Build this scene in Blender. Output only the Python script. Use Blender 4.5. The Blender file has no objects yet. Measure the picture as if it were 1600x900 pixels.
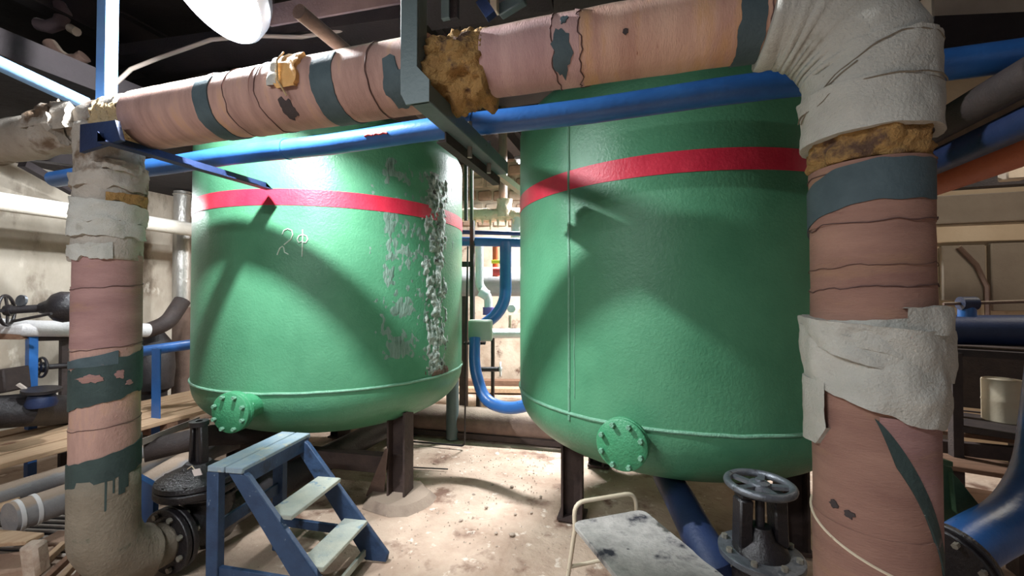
import bpy, bmesh, math, random
from mathutils import Vector, Matrix, noise
random.seed(7)
SC = bpy.context.scene
COL = SC.collection
V = Vector
PI = math.pi

# ---------------------------------------------------------------- camera
F_PX, PITCH, YAW, CAM_Z = 645.3, .0167, math.atan2(.293, .956), 1.72
cam_data = bpy.data.cameras.new('camera'); cam = bpy.data.objects.new('camera', cam_data); COL.objects.link(cam)
cam.location = (0, 0, CAM_Z); cam.rotation_euler = (PI/2 + PITCH, 0, YAW)
cam_data.sensor_width = 36; cam_data.lens = F_PX/1600*36; cam_data.clip_start = .05
SC.camera = cam

# ---------------------------------------------------------------- exposure, world, large lights
SC.view_settings.view_transform = 'Standard'; SC.view_settings.look = 'None'
SC.view_settings.gamma = 1; SC.view_settings.use_curve_mapping = False
SC.view_settings.exposure = 0.0
world = bpy.data.worlds.new('world'); SC.world = world; world.use_nodes = True
world.node_tree.nodes['Background'].inputs[0].default_value = (.80, .88, 1, 1)
world.node_tree.nodes['Background'].inputs[1].default_value = .21

def area_light(name, loc, direction, size, power, color, size_y=None, shape='DISK'):
    ld = bpy.data.lights.new(name, 'AREA'); ld.shape = shape if size_y is None else 'RECTANGLE'
    ld.size = size
    if size_y: ld.size_y = size_y
    ld.energy = power; ld.color = color
    o = bpy.data.objects.new(name, ld); COL.objects.link(o)
    o.location = loc; o.rotation_euler = V(direction).to_track_quat('-Z', 'Y').to_euler()
    return o
# positions of the ceiling lamps and the added fill lamp (the fittings are built further down)
KEY_LOC, KEY_DIR = V((-1.97, 1.53, 3.22)), V((-.2, -.6, -.773)).normalized()
KEY_POWER = 500
BACK_LOC = V((-1.15, 5.9, 3.75)); BACK_POWER = 560
LEFT_LOC = V((-4.62, 2.62, 2.66)); LEFT_POWER = 88
RIGHT_LOC = V((3.3, 3.9, 3.6)); RIGHT_POWER = 26
FILL_LOC = V((-1.5, -.7, 3.1)); FILL_POWER = 112  # fill lamp added out of view to brighten the near pipes

# ---------------------------------------------------------------- helpers: picture rays into the room
RC, RS = math.cos(YAW), math.sin(YAW)
def ray(px, py):
    u = (px-800)/F_PX; v = (450-py)/F_PX; c, s = math.cos(PITCH), math.sin(PITCH)
    x, y, z = u, c-s*v, s+c*v
    return V((x*RC - y*RS, x*RS + y*RC, z)), y
def W(px, py, depth):
    d, y = ray(px, py); p = d*(depth/y); p.z += CAM_Z; return p
def H(px, py, axis, val):                       # hit the plane axis = val
    d, _ = ray(px, py); i = 'xyz'.index(axis)
    p = d*((val-(CAM_Z if i == 2 else 0))/d[i]); p.z += CAM_Z; return p
def hit_cyl(px, py, c, R):
    d, _ = ray(px, py); a = d.x*d.x+d.y*d.y; b = d.x*c[0]+d.y*c[1]
    q = b*b-a*(c[0]**2+c[1]**2-R*R); t = (b-math.sqrt(max(q, 0)))/a
    p = d*t; p.z += CAM_Z; return p

# ---------------------------------------------------------------- helpers: meshes
def frame(d):
    d = V(d).normalized(); up = V((0, 0, 1)) if abs(d.z) < .95 else V((0, 1, 0))
    a = up.cross(d).normalized(); return a, d.cross(a).normalized(), d
class MB:
    def __init__(s): s.v = []; s.f = []
    def add(s, vs, fs):
        n = len(s.v); s.v += [V(p) for p in vs]; s.f += [tuple(i+n for i in f) for f in fs]; return s
    def box(s, c, size, ax=None):
        c = V(c); h = [q/2 for q in size]
        X, Y, Z = ax if ax else (V((1,0,0)), V((0,1,0)), V((0,0,1)))
        vs = [c + X*(i*h[0]) + Y*(j*h[1]) + Z*(k*h[2]) for k in (-1,1) for j in (-1,1) for i in (-1,1)]
        return s.add(vs, [(0,2,3,1),(4,5,7,6),(0,1,5,4),(2,6,7,3),(0,4,6,2),(1,3,7,5)])
    def bar(s, p0, p1, w, h, up=(0,0,1)):       # box beam from p0 to p1, w sideways, h along up
        p0, p1 = V(p0), V(p1); d = (p1-p0); L = d.length; d.normalize()
        a = V(up).cross(d)
        if a.length < 1e-4: a = V((1,0,0)).cross(d)
        a.normalize(); b = d.cross(a)
        return s.box((p0+p1)/2, (w, h, L), (a, b, d))
    def extrude(s, poly, p0, p1, up=(0,0,1)):   # 2-D outline (side, up) swept from p0 to p1
        p0, p1 = V(p0), V(p1); d = (p1-p0).normalized(); a = V(up).cross(d)
        if a.length < 1e-4: a = V((1,0,0)).cross(d)
        a.normalize(); b = d.cross(a); n = len(poly)
        vs = [p0+a*x+b*y for x, y in poly]+[p1+a*x+b*y for x, y in poly]
        return s.add(vs, [tuple(range(n))[::-1], tuple(range(n, 2*n))]+[(i, (i+1) % n, n+(i+1) % n, n+i) for i in range(n)])
    def tube(s, pts, r, n=14, cap=True, closed=False, wob=0, seed=0):
        pts = [V(p) for p in pts]; m = len(pts); rr = r if isinstance(r, (list, tuple)) else [r]*m
        tan = []
        for i in range(m):
            if closed: t = pts[(i+1) % m]-pts[i-1]
            else: t = pts[min(i+1, m-1)]-pts[max(i-1, 0)]
            tan.append(t.normalized())
        a, b, _ = frame(tan[0]); vs = []
        for i in range(m):
            t = tan[i]; a = (a-t*a.dot(t)).normalized(); b = t.cross(a)
            for k in range(n):
                th = 2*PI*k/n; q = a*math.cos(th)+b*math.sin(th)
                R = rr[i]*(1+(wob*noise.noise((pts[i]+q*rr[i])*9+V((seed, 0, 0))) if wob else 0))
                vs.append(pts[i]+q*R)
        fs = []
        for i in range(m if closed else m-1):
            j = (i+1) % m
            for k in range(n):
                l = (k+1) % n; fs.append((i*n+k, i*n+l, j*n+l, j*n+k))
        if cap and not closed: fs += [tuple(range(n))[::-1], tuple(range((m-1)*n, m*n))]
        return s.add(vs, fs)
    def cyl(s, p0, p1, r, n=20): return s.tube([p0, p1], r, n)
    def cone(s, p0, p1, r0, r1, n=20): return s.tube([p0, p1], [r0, r1], n)
    def lathe(s, prof, o, axis=(0,0,1), n=32):  # profile (radius, height) about axis
        a, b, d = frame(axis); o = V(o); vs = []; m = len(prof)
        for r, h in prof:
            for k in range(n):
                th = 2*PI*k/n; vs.append(o+d*h+(a*math.cos(th)+b*math.sin(th))*max(r, 1e-4))
        fs = [(i*n+k, i*n+(k+1) % n, (i+1)*n+(k+1) % n, (i+1)*n+k) for i in range(m-1) for k in range(n)]
        return s.add(vs, fs)
    def ring(s, c, axis, R, r, n=32, m=8):
        a, b, d = frame(axis); c = V(c)
        return s.tube([c+(a*math.cos(2*PI*i/n)+b*math.sin(2*PI*i/n))*R for i in range(n)], r, m, closed=True)
    def grid(s, rows):
        m = len(rows); n = len(rows[0]); vs = [p for r in rows for p in r]
        return s.add(vs, [(i*n+k, i*n+k+1, (i+1)*n+k+1, (i+1)*n+k) for i in range(m-1) for k in range(n-1)])
    def build(s, name, mat, parent=None, loc=None, bevel=0, sharp=38, flat=False):
        bm = bmesh.new(); bv = [bm.verts.new(p) for p in s.v]
        for f in s.f:
            try: bm.faces.new([bv[i] for i in f])
            except ValueError: pass
        bmesh.ops.recalc_face_normals(bm, faces=bm.faces)
        if bevel:
            es = [e for e in bm.edges if len(e.link_faces) == 2 and e.calc_face_angle(0) > .7]
            if es: bmesh.ops.bevel(bm, geom=es, offset=bevel, segments=1, affect='EDGES', clamp_overlap=True)
        lim = math.radians(sharp)
        for f in bm.faces: f.smooth = not flat
        for e in bm.edges:
            if len(e.link_faces) == 2 and e.calc_face_angle(0) > lim: e.smooth = False
        base = V((0,0,0))
        if parent is not None: base = V(parent['_base'])
        elif loc is not None: base = V(loc)
        elif s.v:
            xs = [p.x for p in s.v]; ys = [p.y for p in s.v]; zs = [p.z for p in s.v]
            base = V(((min(xs)+max(xs))/2, (min(ys)+max(ys))/2, min(zs)))
        bmesh.ops.translate(bm, verts=bm.verts, vec=-base)
        me = bpy.data.meshes.new(name); bm.to_mesh(me); bm.free(); me.materials.append(mat)
        o = bpy.data.objects.new(name, me); COL.objects.link(o)
        if parent is not None:
            o.parent = parent; o['_base'] = list(base)
        else:
            o.location = base; o['_base'] = list(base)
        return o
def tag(o, label=None, cat=None, group=None, kind=None):
    for k, v in (('label', label), ('category', cat), ('group', group), ('kind', kind)):
        if v: o[k] = v
    return o
def thing(name, label, cat, loc, group=None):
    o = bpy.data.objects.new(name, None); COL.objects.link(o); o.location = loc; o['_base'] = list(loc)
    o.empty_display_size = .1
    return tag(o, label, cat, group)
def struct(o): o['kind'] = 'structure'; return o
def dup(o, offset, **kw):                        # copy of a thing, its parts and their sub-parts
    def cp(src, par):
        c = src.copy(); COL.objects.link(c)
        if par is not None: c.parent = par
        for ch in [q for q in src.children]: cp(ch, c)
        return c
    r = cp(o, None); r.location = o.location + V(offset); return tag(r, **kw)

# ---------------------------------------------------------------- helpers: materials
def sr(r, g, b):
    f = lambda c: (c/255/12.92) if c/255 <= .04045 else ((c/255+.055)/1.055)**2.4
    return (f(r), f(g), f(b), 1)
def material(name, c1, c2=None, scale=5, rough=.6, metal=0, bump=.15, bscale=60, spots=None, stretch=(1,1,1), dust=None, spec=.5, contrast=.2, coat=0, spots2=None, detail=6):
    m = bpy.data.materials.new(name); m.use_nodes = True; nt = m.node_tree; N = nt.nodes; L = nt.links
    b = N['Principled BSDF']; b.inputs['Roughness'].default_value = rough; b.inputs['Metallic'].default_value = metal
    b.inputs['Specular IOR Level'].default_value = spec; b.inputs['Coat Weight'].default_value = coat
    tc = N.new('ShaderNodeTexCoord'); mp = N.new('ShaderNodeMapping'); mp.inputs['Scale'].default_value = stretch
    L.new(tc.outputs['Object'], mp.inputs[0])
    def nz(sc, d=detail, vec=mp):
        n = N.new('ShaderNodeTexNoise'); n.inputs['Scale'].default_value = sc; n.inputs['Detail'].default_value = d; n.inputs['Roughness'].default_value = .62
        L.new(vec.outputs[0], n.inputs['Vector']); return n
    def ramp(src, p0, p1, a, bb):
        r = N.new('ShaderNodeValToRGB'); r.color_ramp.elements[0].position = p0; r.color_ramp.elements[1].position = p1
        r.color_ramp.elements[0].color = a; r.color_ramp.elements[1].color = bb; L.new(src, r.inputs[0]); return r
    def mix(fac, a, col):
        x = N.new('ShaderNodeMix'); x.data_type = 'RGBA'; L.new(fac, x.inputs[0]); L.new(a, x.inputs[6]); x.inputs[7].default_value = col; return x.outputs[2]
    n1 = nz(scale); out = ramp(n1.outputs[0], .5-contrast, .5+contrast, c1, c2 or c1).outputs[0]
    for i, sp in enumerate((spots, spots2)):
        if sp:
            col, sc, th = sp[:3]; w = sp[3] if len(sp) > 3 else .06
            r = ramp(nz(sc, 8).outputs[0], th, th+w, (0,0,0,1), (1,1,1,1)); out = mix(r.outputs[0], out, col)
    if dust:
        col, lo, hi = dust; g = N.new('ShaderNodeNewGeometry'); sx = N.new('ShaderNodeSeparateXYZ'); L.new(g.outputs['Normal'], sx.inputs[0])
        ad = N.new('ShaderNodeMath'); ad.operation = 'MULTIPLY_ADD'; nn = nz(9); L.new(nn.outputs[0], ad.inputs[0]); ad.inputs[1].default_value = .5; L.new(sx.outputs[2], ad.inputs[2])
        r = ramp(ad.outputs[0], lo+.25 if lo+.25 < 1 else .99, min(hi+.25, 1), (0,0,0,1), (1,1,1,1)); out = mix(r.outputs[0], out, col)
    L.new(out, b.inputs['Base Color'])
    if bump:
        bp = N.new('ShaderNodeBump'); bp.inputs['Strength'].default_value = bump; bp.inputs['Distance'].default_value = .02
        L.new(nz(bscale, 5).outputs[0], bp.inputs['Height']); L.new(bp.outputs[0], b.inputs['Normal'])
    return m
def emission(name, col, st):
    m = bpy.data.materials.new(name); m.use_nodes = True; nt = m.node_tree
    b = nt.nodes['Principled BSDF']; b.inputs['Base Color'].default_value = (.12,.12,.12,1)
    b.inputs['Emission Color'].default_value = col; b.inputs['Emission Strength'].default_value = st; return m

DUST = sr(176, 160, 142)
M = dict(
 tank_green=material('tank_green_paint', sr(72,132,98), sr(86,148,112), 3, .38, bump=.22, bscale=55, spots=(sr(120,164,138), 26, .74, .05), spec=.45),
 flange_green=material('flange_green_paint', sr(58,136,94), sr(74,150,108), 6, .38, bump=.35, bscale=70),
 weld=material('weld_green', sr(104,158,130), sr(126,176,148), 30, .4, bump=.5, bscale=90),
 stripe=material('red_stripe_paint', sr(205,40,66), sr(222,58,80), 8, .42, bump=.2, bscale=55),
 crust=material('blistered_paint', sr(60,88,74), sr(190,196,188), 16, .75, bump=.8, bscale=45, contrast=.16, spots=(sr(52,44,42), 13, .60, .05)),
 weathered=material('weathered_grey_green_paint', sr(80,116,98), sr(140,160,148), 10, .7, bump=.6, bscale=50, contrast=.3, stretch=(1,1,.22), spots=(sr(60,84,72), 9, .56, .1)),
 crust_streak=material('rust_streak', sr(120,128,92), sr(84,104,78), 14, .7, bump=.4, bscale=40, stretch=(1,1,.3)),
 chalk=material('chalk', sr(205,220,205), None, 9, .9, bump=0),
 blue=material('blue_pipe_paint', sr(40,88,152), sr(54,108,176), 5, .33, bump=.1, bscale=35, spots=(sr(16,50,110), 20, .68), spec=.5),
 blue_lit=material('lamplit_blue_paint', sr(120,165,215), sr(140,185,230), 5, .45, bump=.1, spots=(sr(40,60,100), 30, .72)),  # lit copy of the blue paint, lamp light put into the colour
 blue_dark=material('navy_paint', sr(24,36,66), sr(36,52,90), 4, .5, bump=.15, spots=(sr(110,104,104), 14, .70)),
 steel_green=material('grey_green_steel', sr(84,100,102), sr(100,116,118), 6, .5, bump=.12, spots=(sr(52,44,42), 18, .68)),
 steel_dark=material('dark_rusty_steel', sr(46,38,38), sr(66,54,50), 8, .7, bump=.3),
 steel_brown=material('brown_rust_steel', sr(92,72,64), sr(118,94,82), 7, .75, bump=.3, dust=(DUST, .55, .75)),
 leg=material('tank_leg_steel', sr(52,40,38), sr(74,58,52), 6, .75, bump=.35, bscale=30),
 black=material('black_cast_iron', sr(26,24,28), sr(38,34,36), 8, .32, bump=.35, bscale=50, spec=.6, spots=(sr(82,66,58), 12, .70)),
 black_matte=material('black_paint_worn', sr(30,27,30), sr(44,40,42), 8, .5, bump=.3, spots=(sr(70,60,56), 16, .66)),
 wheel=material('grey_iron_wheel', sr(92,96,104), sr(124,128,134), 12, .34, metal=.55, bump=.3, spots=(sr(60,56,56), 20, .6)),
 sleeve=material('pink_brown_wrap', sr(148,114,106), sr(200,162,148), 2.2, .8, bump=.4, bscale=60, stretch=(5,1,1), spots=(sr(188,146,112), 2.2, .55, .16), dust=(DUST, .55, .8), spots2=(sr(112,84,78), 7, .66, .08)),
 sleeve_orange=material('orange_brown_wrap', sr(184,138,122), sr(222,182,160), 2.2, .8, bump=.4, bscale=60, stretch=(5,1,1), spots=(sr(208,160,116), 2, .53, .16), dust=(sr(150,122,104), .5, .8), spots2=(sr(136,78,60), 16, .68, .05)),
 sleeve_main=material('faded_pink_wrap', sr(176,138,136), sr(210,172,166), 2.2, .8, bump=.4, bscale=60, stretch=(5,1,1), spots=(sr(150,96,88), 9, .64, .1), dust=(sr(150,122,108), .5, .8)),
 sleeve_pink=material('pink_wrap', sr(140,104,102), sr(174,136,130), 2.6, .8, bump=.4, bscale=60, stretch=(1,1,4), spots=(sr(160,124,104), 2.4, .56, .16), spots2=(sr(116,82,80), 9, .68, .06)),
 sleeve_right=material('rosy_brown_wrap', sr(132,96,86), sr(166,128,112), 2.4, .82, bump=.4, bscale=60, stretch=(1,1,4), spots=(sr(158,122,98), 2.2, .55, .16), spots2=(sr(112,76,70), 8, .66, .08)),
 band=material('dark_green_grey_band', sr(58,74,80), sr(76,92,98), 9, .75, bump=.2, spots=(sr(120,100,98), 16, .70)),
 band_dark=material('dark_green_paint_band', sr(40,56,56), sr(56,74,72), 9, .7, bump=.25, spots=(sr(146,112,116), 11, .66)),
 seam=material('seam_wire', sr(92,66,62), None, 8, .8, bump=0),
 cloth=material('grey_bandage_cloth', sr(178,176,168), sr(200,198,190), 5, .9, bump=.5, bscale=120, spots=(sr(146,140,128), 6, .60, .12)),
 cloth_old=material('stained_bandage_cloth', sr(158,148,136), sr(182,174,164), 7, .9, bump=.5, bscale=70, spots=(sr(108,88,70), 5, .52, .1)),
 cloth_khaki=material('khaki_plaster_cloth', sr(118,108,94), sr(140,130,114), 6, .9, bump=.5, bscale=60, spots=(sr(88,92,78), 7, .62, .1)),
 wool=material('glass_wool', sr(150,112,66), sr(192,152,92), 9, .95, bump=1, bscale=60, spots=(sr(104,78,62), 9, .52, .1)),
 straw=material('straw_wool', sr(196,166,120), sr(214,190,150), 20, .95, bump=.9, bscale=70, spots=(sr(90,70,50), 24, .60)),
 torn=material('torn_card', sr(206,150,84), sr(226,182,120), 8, .8, bump=.3),
 hole=material('torn_dark_backing', sr(54,46,48), sr(70,60,60), 8, .8, bump=.2),
 wood=material('old_timber', sr(176,142,112), sr(204,174,142), 4, .8, bump=.4, bscale=26, stretch=(8,.6,8), spots=(sr(120,84,64), 4, .62, .1)),
 wood_dark=material('dark_timber', sr(110,80,62), sr(140,106,84), 4, .85, bump=.4, bscale=26, stretch=(.8,8,8)),
 step_blue=material('stepladder_blue', sr(36,56,86), sr(52,78,112), 6, .6, bump=.25, bscale=30, spots=(sr(140,152,164), 24, .66), spots2=(sr(22,34,54), 7, .56, .12)),
 step_top=material('stepladder_worn_tread', sr(120,146,170), sr(160,172,172), 7, .7, bump=.3, spots=(sr(188,184,160), 10, .56, .1), spots2=(sr(60,88,124), 14, .66)),
 step_tread=material('stepladder_bare_tread', sr(150,158,152), sr(184,184,168), 7, .7, bump=.3, spots=(sr(120,140,150), 12, .60)),
 stool_top=material('scuffed_stool_top', sr(146,142,138), sr(206,200,194), 12, .75, bump=.3, spots=(sr(48,48,58), 6, .52, .12), spots2=(sr(34,36,46), 16, .66)),
 cream=material('cream_tube_paint', sr(206,190,164), sr(222,208,184), 6, .5, bump=.1, spots=(sr(128,92,66), 26, .68)),
 pipe_cream=material('cream_pipe_paint', sr(186,178,166), sr(206,198,186), 4, .6, bump=.2, dust=(sr(214,208,198), .4, .7)),
 pipe_grey=material('grey_pipe_lagging', sr(128,128,134), sr(156,152,150), 5, .65, bump=.25, spots=(sr(216,214,208), 12, .68), dust=(sr(160,140,122), .55, .8)),
 pipe_dirty=material('dirty_brown_pipe', sr(96,78,70), sr(128,106,94), 5, .8, bump=.3, dust=(sr(150,132,116), .5, .8)),
 foil=material('dull_aluminium', sr(180,176,170), sr(206,202,196), 9, .38, metal=.7, bump=.5, bscale=24, stretch=(1,1,.4)),
 white=material('white_lagging', sr(206,204,206), sr(226,224,222), 6, .7, bump=.3, spots=(sr(150,140,134), 9, .64)),
 rust_cream=material('flaky_cream_lagging', sr(206,178,152), sr(226,206,186), 9, .9, bump=.9, bscale=30, spots=(sr(140,92,70), 10, .60)),
 box_green=material('pale_green_box', sr(150,162,144), sr(164,174,156), 5, .5, bump=.05),
 yellow=material('yellow_paint', sr(230,222,60), None, 5, .5, bump=0),
 orange=material('orange_pipe_paint', sr(176,84,56), sr(196,106,74), 6, .55, bump=.2, spots=(sr(110,56,44), 12, .64)),
 purple=material('violet_tape', sr(120,96,170), None, 5, .5, bump=0),
 red=material('red_tag', sr(200,70,70), None, 5, .6, bump=0),
 paper=material('paper_tag', sr(226,214,210), None, 5, .8, bump=0),
 rod=material('grey_rod', sr(196,186,176), sr(170,158,148), 9, .6, bump=.2),
 support_green=material('green_support_steel', sr(52,78,54), sr(70,98,68), 6, .6, bump=.2),
 drum=material('cream_drum', sr(196,182,156), sr(214,200,176), 4, .5, bump=.1),
 cable=material('grey_cable', sr(168,154,144), None, 6, .7, bump=0),
 rim=material('lamp_rim', sr(214,216,222), None, 5, .35, metal=.3, bump=0),
 housing=material('lamp_housing', sr(120,120,126), None, 5, .5, metal=.3, bump=0),
 chip=material('concrete_chip', sr(150,128,112), sr(196,180,164), 18, .9, bump=.3),
 bolt=material('greased_bolt', sr(130,126,116), sr(160,154,142), 14, .45, metal=.4, bump=.2),
 brick=material('sooty_brick', sr(150,120,102), sr(176,146,124), 9, .9, bump=.4),
)
# room surfaces
M['floor'] = material('worn_concrete_floor', sr(158,130,110), sr(208,186,166), 1.9, .82, bump=.55, bscale=26, contrast=.2, spots=(sr(122,92,76), 2.6, .56, .10), spots2=(sr(222,206,190), 9, .60, .07), detail=10)
M['wall_left'] = material('stained_limewash', sr(206,198,184), sr(160,148,132), 1.6, .9, bump=.5, bscale=9, contrast=.16, spots=(sr(104,90,76), 2.2, .54, .12), stretch=(1,1,.45), spots2=(sr(214,206,192), 5, .60, .1))
M['wall_back'] = material('whitewashed_masonry', sr(170,146,126), sr(206,188,168), 2.4, .9, bump=.6, bscale=8, contrast=.18, spots=(sr(110,82,68), 3.5, .58, .1))
M['wall_beam'] = material('grey_concrete_beam', sr(132,120,108), sr(150,138,124), 3, .9, bump=.2)
M['wall_panel'] = material('pale_plaster_panel', sr(196,174,146), sr(214,194,168), 2, .9, bump=.2, bscale=20, spots=(sr(160,138,114), 3, .62, .1))
M['ceiling'] = material('sooty_roof_deck', sr(26,21,23), sr(40,33,35), 2, .9, bump=.4, bscale=12)
M['beam_dark'] = material('sooty_steel_beam', sr(30,25,28), sr(44,36,38), 5, .8, bump=.3)
M['beam_pale'] = material('dusty_beam', sr(176,160,142), sr(196,182,164), 4, .9, bump=.2)
M['beam_mauve'] = material('dusty_mauve_angle', sr(92,76,80), sr(112,94,96), 6, .8, bump=.2, dust=(sr(196,180,180), .5, .75))

# ================================================================ the room
FX0, FX1, FY0, FY1 = -6.4, 6.2, -4.0, 7.6
rows = []
nx, ny = 120, 110
for j in range(ny+1):
    r = []
    for i in range(nx+1):
        x = FX0+(FX1-FX0)*i/nx; y = FY0+(FY1-FY0)*j/ny
        r.append(V((x, y, -.012+.012*noise.fractal(V((x*1.3, y*1.3, .3)), 1, 2, 4))))
    rows.append(r)
m = MB().grid(rows); m.add([(FX0,FY0,-.2),(FX1,FY0,-.2),(FX1,FY1,-.2),(FX0,FY1,-.2)], [(0,1,2,3)])
struct(tag(m.build('floor', M['floor'], loc=(0,0,0)), 'worn beige concrete floor with stains and chips'))
struct(tag(MB().box((0,1.8,4.4), (12.9,11.8,.12)).build('ceiling', M['ceiling'], loc=(0,1.8,4.34)), 'dark sooty roof deck'))
struct(tag(MB().box((-6.5,1.8,2.15), (.2,11.8,4.4)).build('wall_left', M['wall_left'], loc=(-6.5,1.8,-.05)), 'stained limewashed wall at far left'))
wb = struct(tag(MB().box((-.1,7.7,2.15), (12.8,.2,4.4)).build('wall_back', M['wall_back'], loc=(-.1,7.7,-.05)), 'whitewashed masonry wall behind the tanks'))
struct(tag(MB().box((6.3,1.8,2.15), (.2,11.8,4.4)).build('wall_far_right', M['wall_back'], loc=(6.3,1.8,-.05)), 'masonry side wall at the far right'))
# right rear wall: pale panels with concrete beams in front of the back wall
YR = 5.6
wr = struct(tag(MB().box((4.35,YR+.11,2.15), (3.9,.2,4.4)).build('wall_right', M['wall_panel'], loc=(4.35,YR+.1,-.05)), 'pale plastered wall behind the thick right pipe'))
def right_strip(name, y0, y1, mat, proud, x0=2.42, x1=6.2):
    z1 = H(1535, y0, 'y', YR).z; z0 = H(1535, y1, 'y', YR).z
    return MB().box(((x0+x1)/2, YR-proud/2, (z0+z1)/2), (x1-x0, proud, z1-z0)).build(name, mat, parent=wr, bevel=.008)
right_strip('concrete_beam', 305, 349, M['wall_beam'], .10)
right_strip('plaster_ledge', 349, 378, M['wall_panel'], .05)
for px, w, y0, y1 in ((1500, .36, 384, 470), (1585, .44, 380, 486)):
    c = H(px, 420, 'y', YR); z1 = H(px, y0, 'y', YR).z; z0 = H(px, y1, 'y', YR).z
    MB().box((c.x, YR-.03, (z0+z1)/2), (w, .06, z1-z0)).build('panel', M['wall_beam'], parent=wr, bevel=.01)
p0, p1 = H(1498, 386, 'y', YR-.08), H(1542, 448, 'y', YR-.08)
MB().tube([p0, p0.lerp(p1,.5)+V((.03,0,.02)), p1, p1+V((.0,0,-.3))], .022, 6).build('crack_strip', M['steel_brown'], parent=wr)
# masonry courses that show in the gap between the tanks
random.seed(3)
for r_, yy in enumerate((246, 266, 286, 306, 326, 346)):
    for k in range(5):
        c = H(722+k*24+(12 if r_ % 2 else 0), yy, 'y', 7.6)
        MB().box((c.x, 7.585, c.z), (.27, .06+random.uniform(-.015,.03), .19), None).build('stone_block', M['wall_back'] if random.random() < .6 else M['brick'], parent=wb, bevel=.02)

struct(tag(MB().box((-5.0,3.2,3.22), (2.8,8.6,.16)).build('added_left_soffit', M['ceiling'], loc=(-5.0,3.2,3.14)), 'dark low soffit added over the left pipework to darken the upper left'))  # slab added to keep the upper left dark
# ---------------------------------------------------------------- roof steel
def beam(name, poly, p0, p1, mat, label, cat='beam', up=(0,0,1), group=None):
    return tag(MB().extrude(poly, p0, p1, up).build(name, mat), label, cat, group)
def H_poly(w, h, t): return [(-w/2,-h/2),(w/2,-h/2),(w/2,-h/2+t),(t/2,-h/2+t),(t/2,h/2-t),(w/2,h/2-t),(w/2,h/2),(-w/2,h/2),(-w/2,h/2-t),(-t/2,h/2-t),(-t/2,-h/2+t),(-w/2,-h/2+t)]
def L_poly(w, h, t): return [(0,0),(w,0),(w,t),(t,t),(t,h),(0,h)]
def U_poly(w, h, t): return [(-w/2,0),(w/2,0),(w/2,h),(w/2-t,h),(w/2-t,t),(-w/2+t,t),(-w/2+t,h),(-w/2,h)]
for x, lb in ((-4.6,'dark roof girder above the left pipework'), (-1.9,'dark roof girder above the left tank'), (.9,'dark roof girder above the right tank'), (3.4,'dark roof girder above the right wall')):
    beam('roof_girder', H_poly(.16,.3,.02), (x,-3.5,4.18), (x,7.55,4.18), M['beam_dark'], lb)
for y, lb in ((-1.2,'sooty roof purlin nearest the camera'), (2.9,'sooty roof purlin over the tank fronts'), (4.9,'sooty roof purlin behind the tanks')):
    beam('roof_purlin', U_poly(.12,.14,.015), (-6.3,y,3.9), (6.1,y,3.9), M['beam_dark'], lb)

# ================================================================ tanks
R = 1.2
T1, T2 = (-2.8556, 3.4716), (.2281, 3.5779)
Z_WELD, Z_TOP = 1.013, 2.98
def tank_profile(zw, d=.5, p=2.4):
    pr = []
    for i in range(25):
        f = 1-i/24; f = math.sin(f*PI/2)
        pr.append((R*(1-f**p)**(1/p) if f < 1 else 0, zw-d*f))
    pr += [(R, zw+(Z_TOP-zw)*k/24) for k in range(1, 25)]
    for i in range(1, 15):
        a = i/14*PI/2; pr.append((R*math.cos(a)**.8 if i < 14 else 0, Z_TOP+.36*math.sin(a)))
    return pr
def side(T, ang, r, z): return V((T[0]+r*math.cos(ang), T[1]+r*math.sin(ang), z))
def make_tank(T, zw, zs0, zs1, label, flange_dir, fl_off, zf, legs):
    t = thing('pressure_tank', label, 'tank', (T[0], T[1], 0), 'green water tanks')
    MB().lathe(tank_profile(zw), (T[0],T[1],0), n=128).build('shell', M['tank_green'], t)
    rw = MB(); pts = []
    for k in range(160):
        a = 2*PI*k/160; pts.append(side(T, a, R+.001, zw+.004*noise.noise(V((a*9, zw, 0)))))
    rw.tube(pts, .011, 8, closed=True); rw.build('weld_seam', M['weld'], t)
    st = MB(); N = 160
    rr = [R, R+.003, R+.003, R]; zz = [zs0, zs0, zs1, zs1]
    st.grid([[side(T, 2*PI*k/N, rr[j], zz[j]) for k in range(N+1)] for j in range(4)])
    tag(st.build('red_stripe', M['stripe'], t), 'painted red stripe')
    # inspection nozzle
    d = V((flange_dir[0], flange_dir[1], 0)).normalized()
    c0 = V((T[0], T[1], zf)) + d*(R-.12); c1 = V((T[0], T[1], zf)) + d*(R+fl_off)
    nz = MB(); nz.cyl(c0, c1, .088, 28); nz.build('nozzle', M['flange_green'], t)
    fl = MB(); fl.lathe([(.0,0),(.13,0),(.136,.006),(.136,.026),(.13,.03),(.13,.034),(.136,.04),(.136,.058),(.128,.064),(0,.066)], c1, d, 40)
    flo = fl.build('blind_flange', M['flange_green'], t)
    a, b, _ = frame(d)
    for k in range(8):
        th = 2*PI*(k+.5)/8; q = c1+(a*math.cos(th)+b*math.sin(th))*.112
        bo = MB(); bo.lathe([(0,.088),(.012,.088),(.014,.084),(.014,.066),(.007,.064),(.007,.0),(.013,-.002),(.013,-.016),(0,-.016)], q, d, 6)
        o = bo.build('flange_bolt', M['weld'], flo)
    # legs: wide-flange columns with foot plates
    for (lx, ly), ra in legs:
        u = V((math.cos(ra), math.sin(ra), 0))
        rad = math.hypot(lx, ly)/R; ztop = zw-.5*(1-min(rad,1)**2.4)**(1/2.4)+.06
        l = MB().extrude(H_poly(.17,.16,.016), (T[0]+lx,T[1]+ly,.0), (T[0]+lx,T[1]+ly,ztop), u)
        lo = l.build('leg', M['leg'], t)
        MB().box((T[0]+lx,T[1]+ly,.012), (.21,.2,.02)).build('foot_plate', M['leg'], lo)
    return t
Z_W2 = Z_WELD-.027
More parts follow.
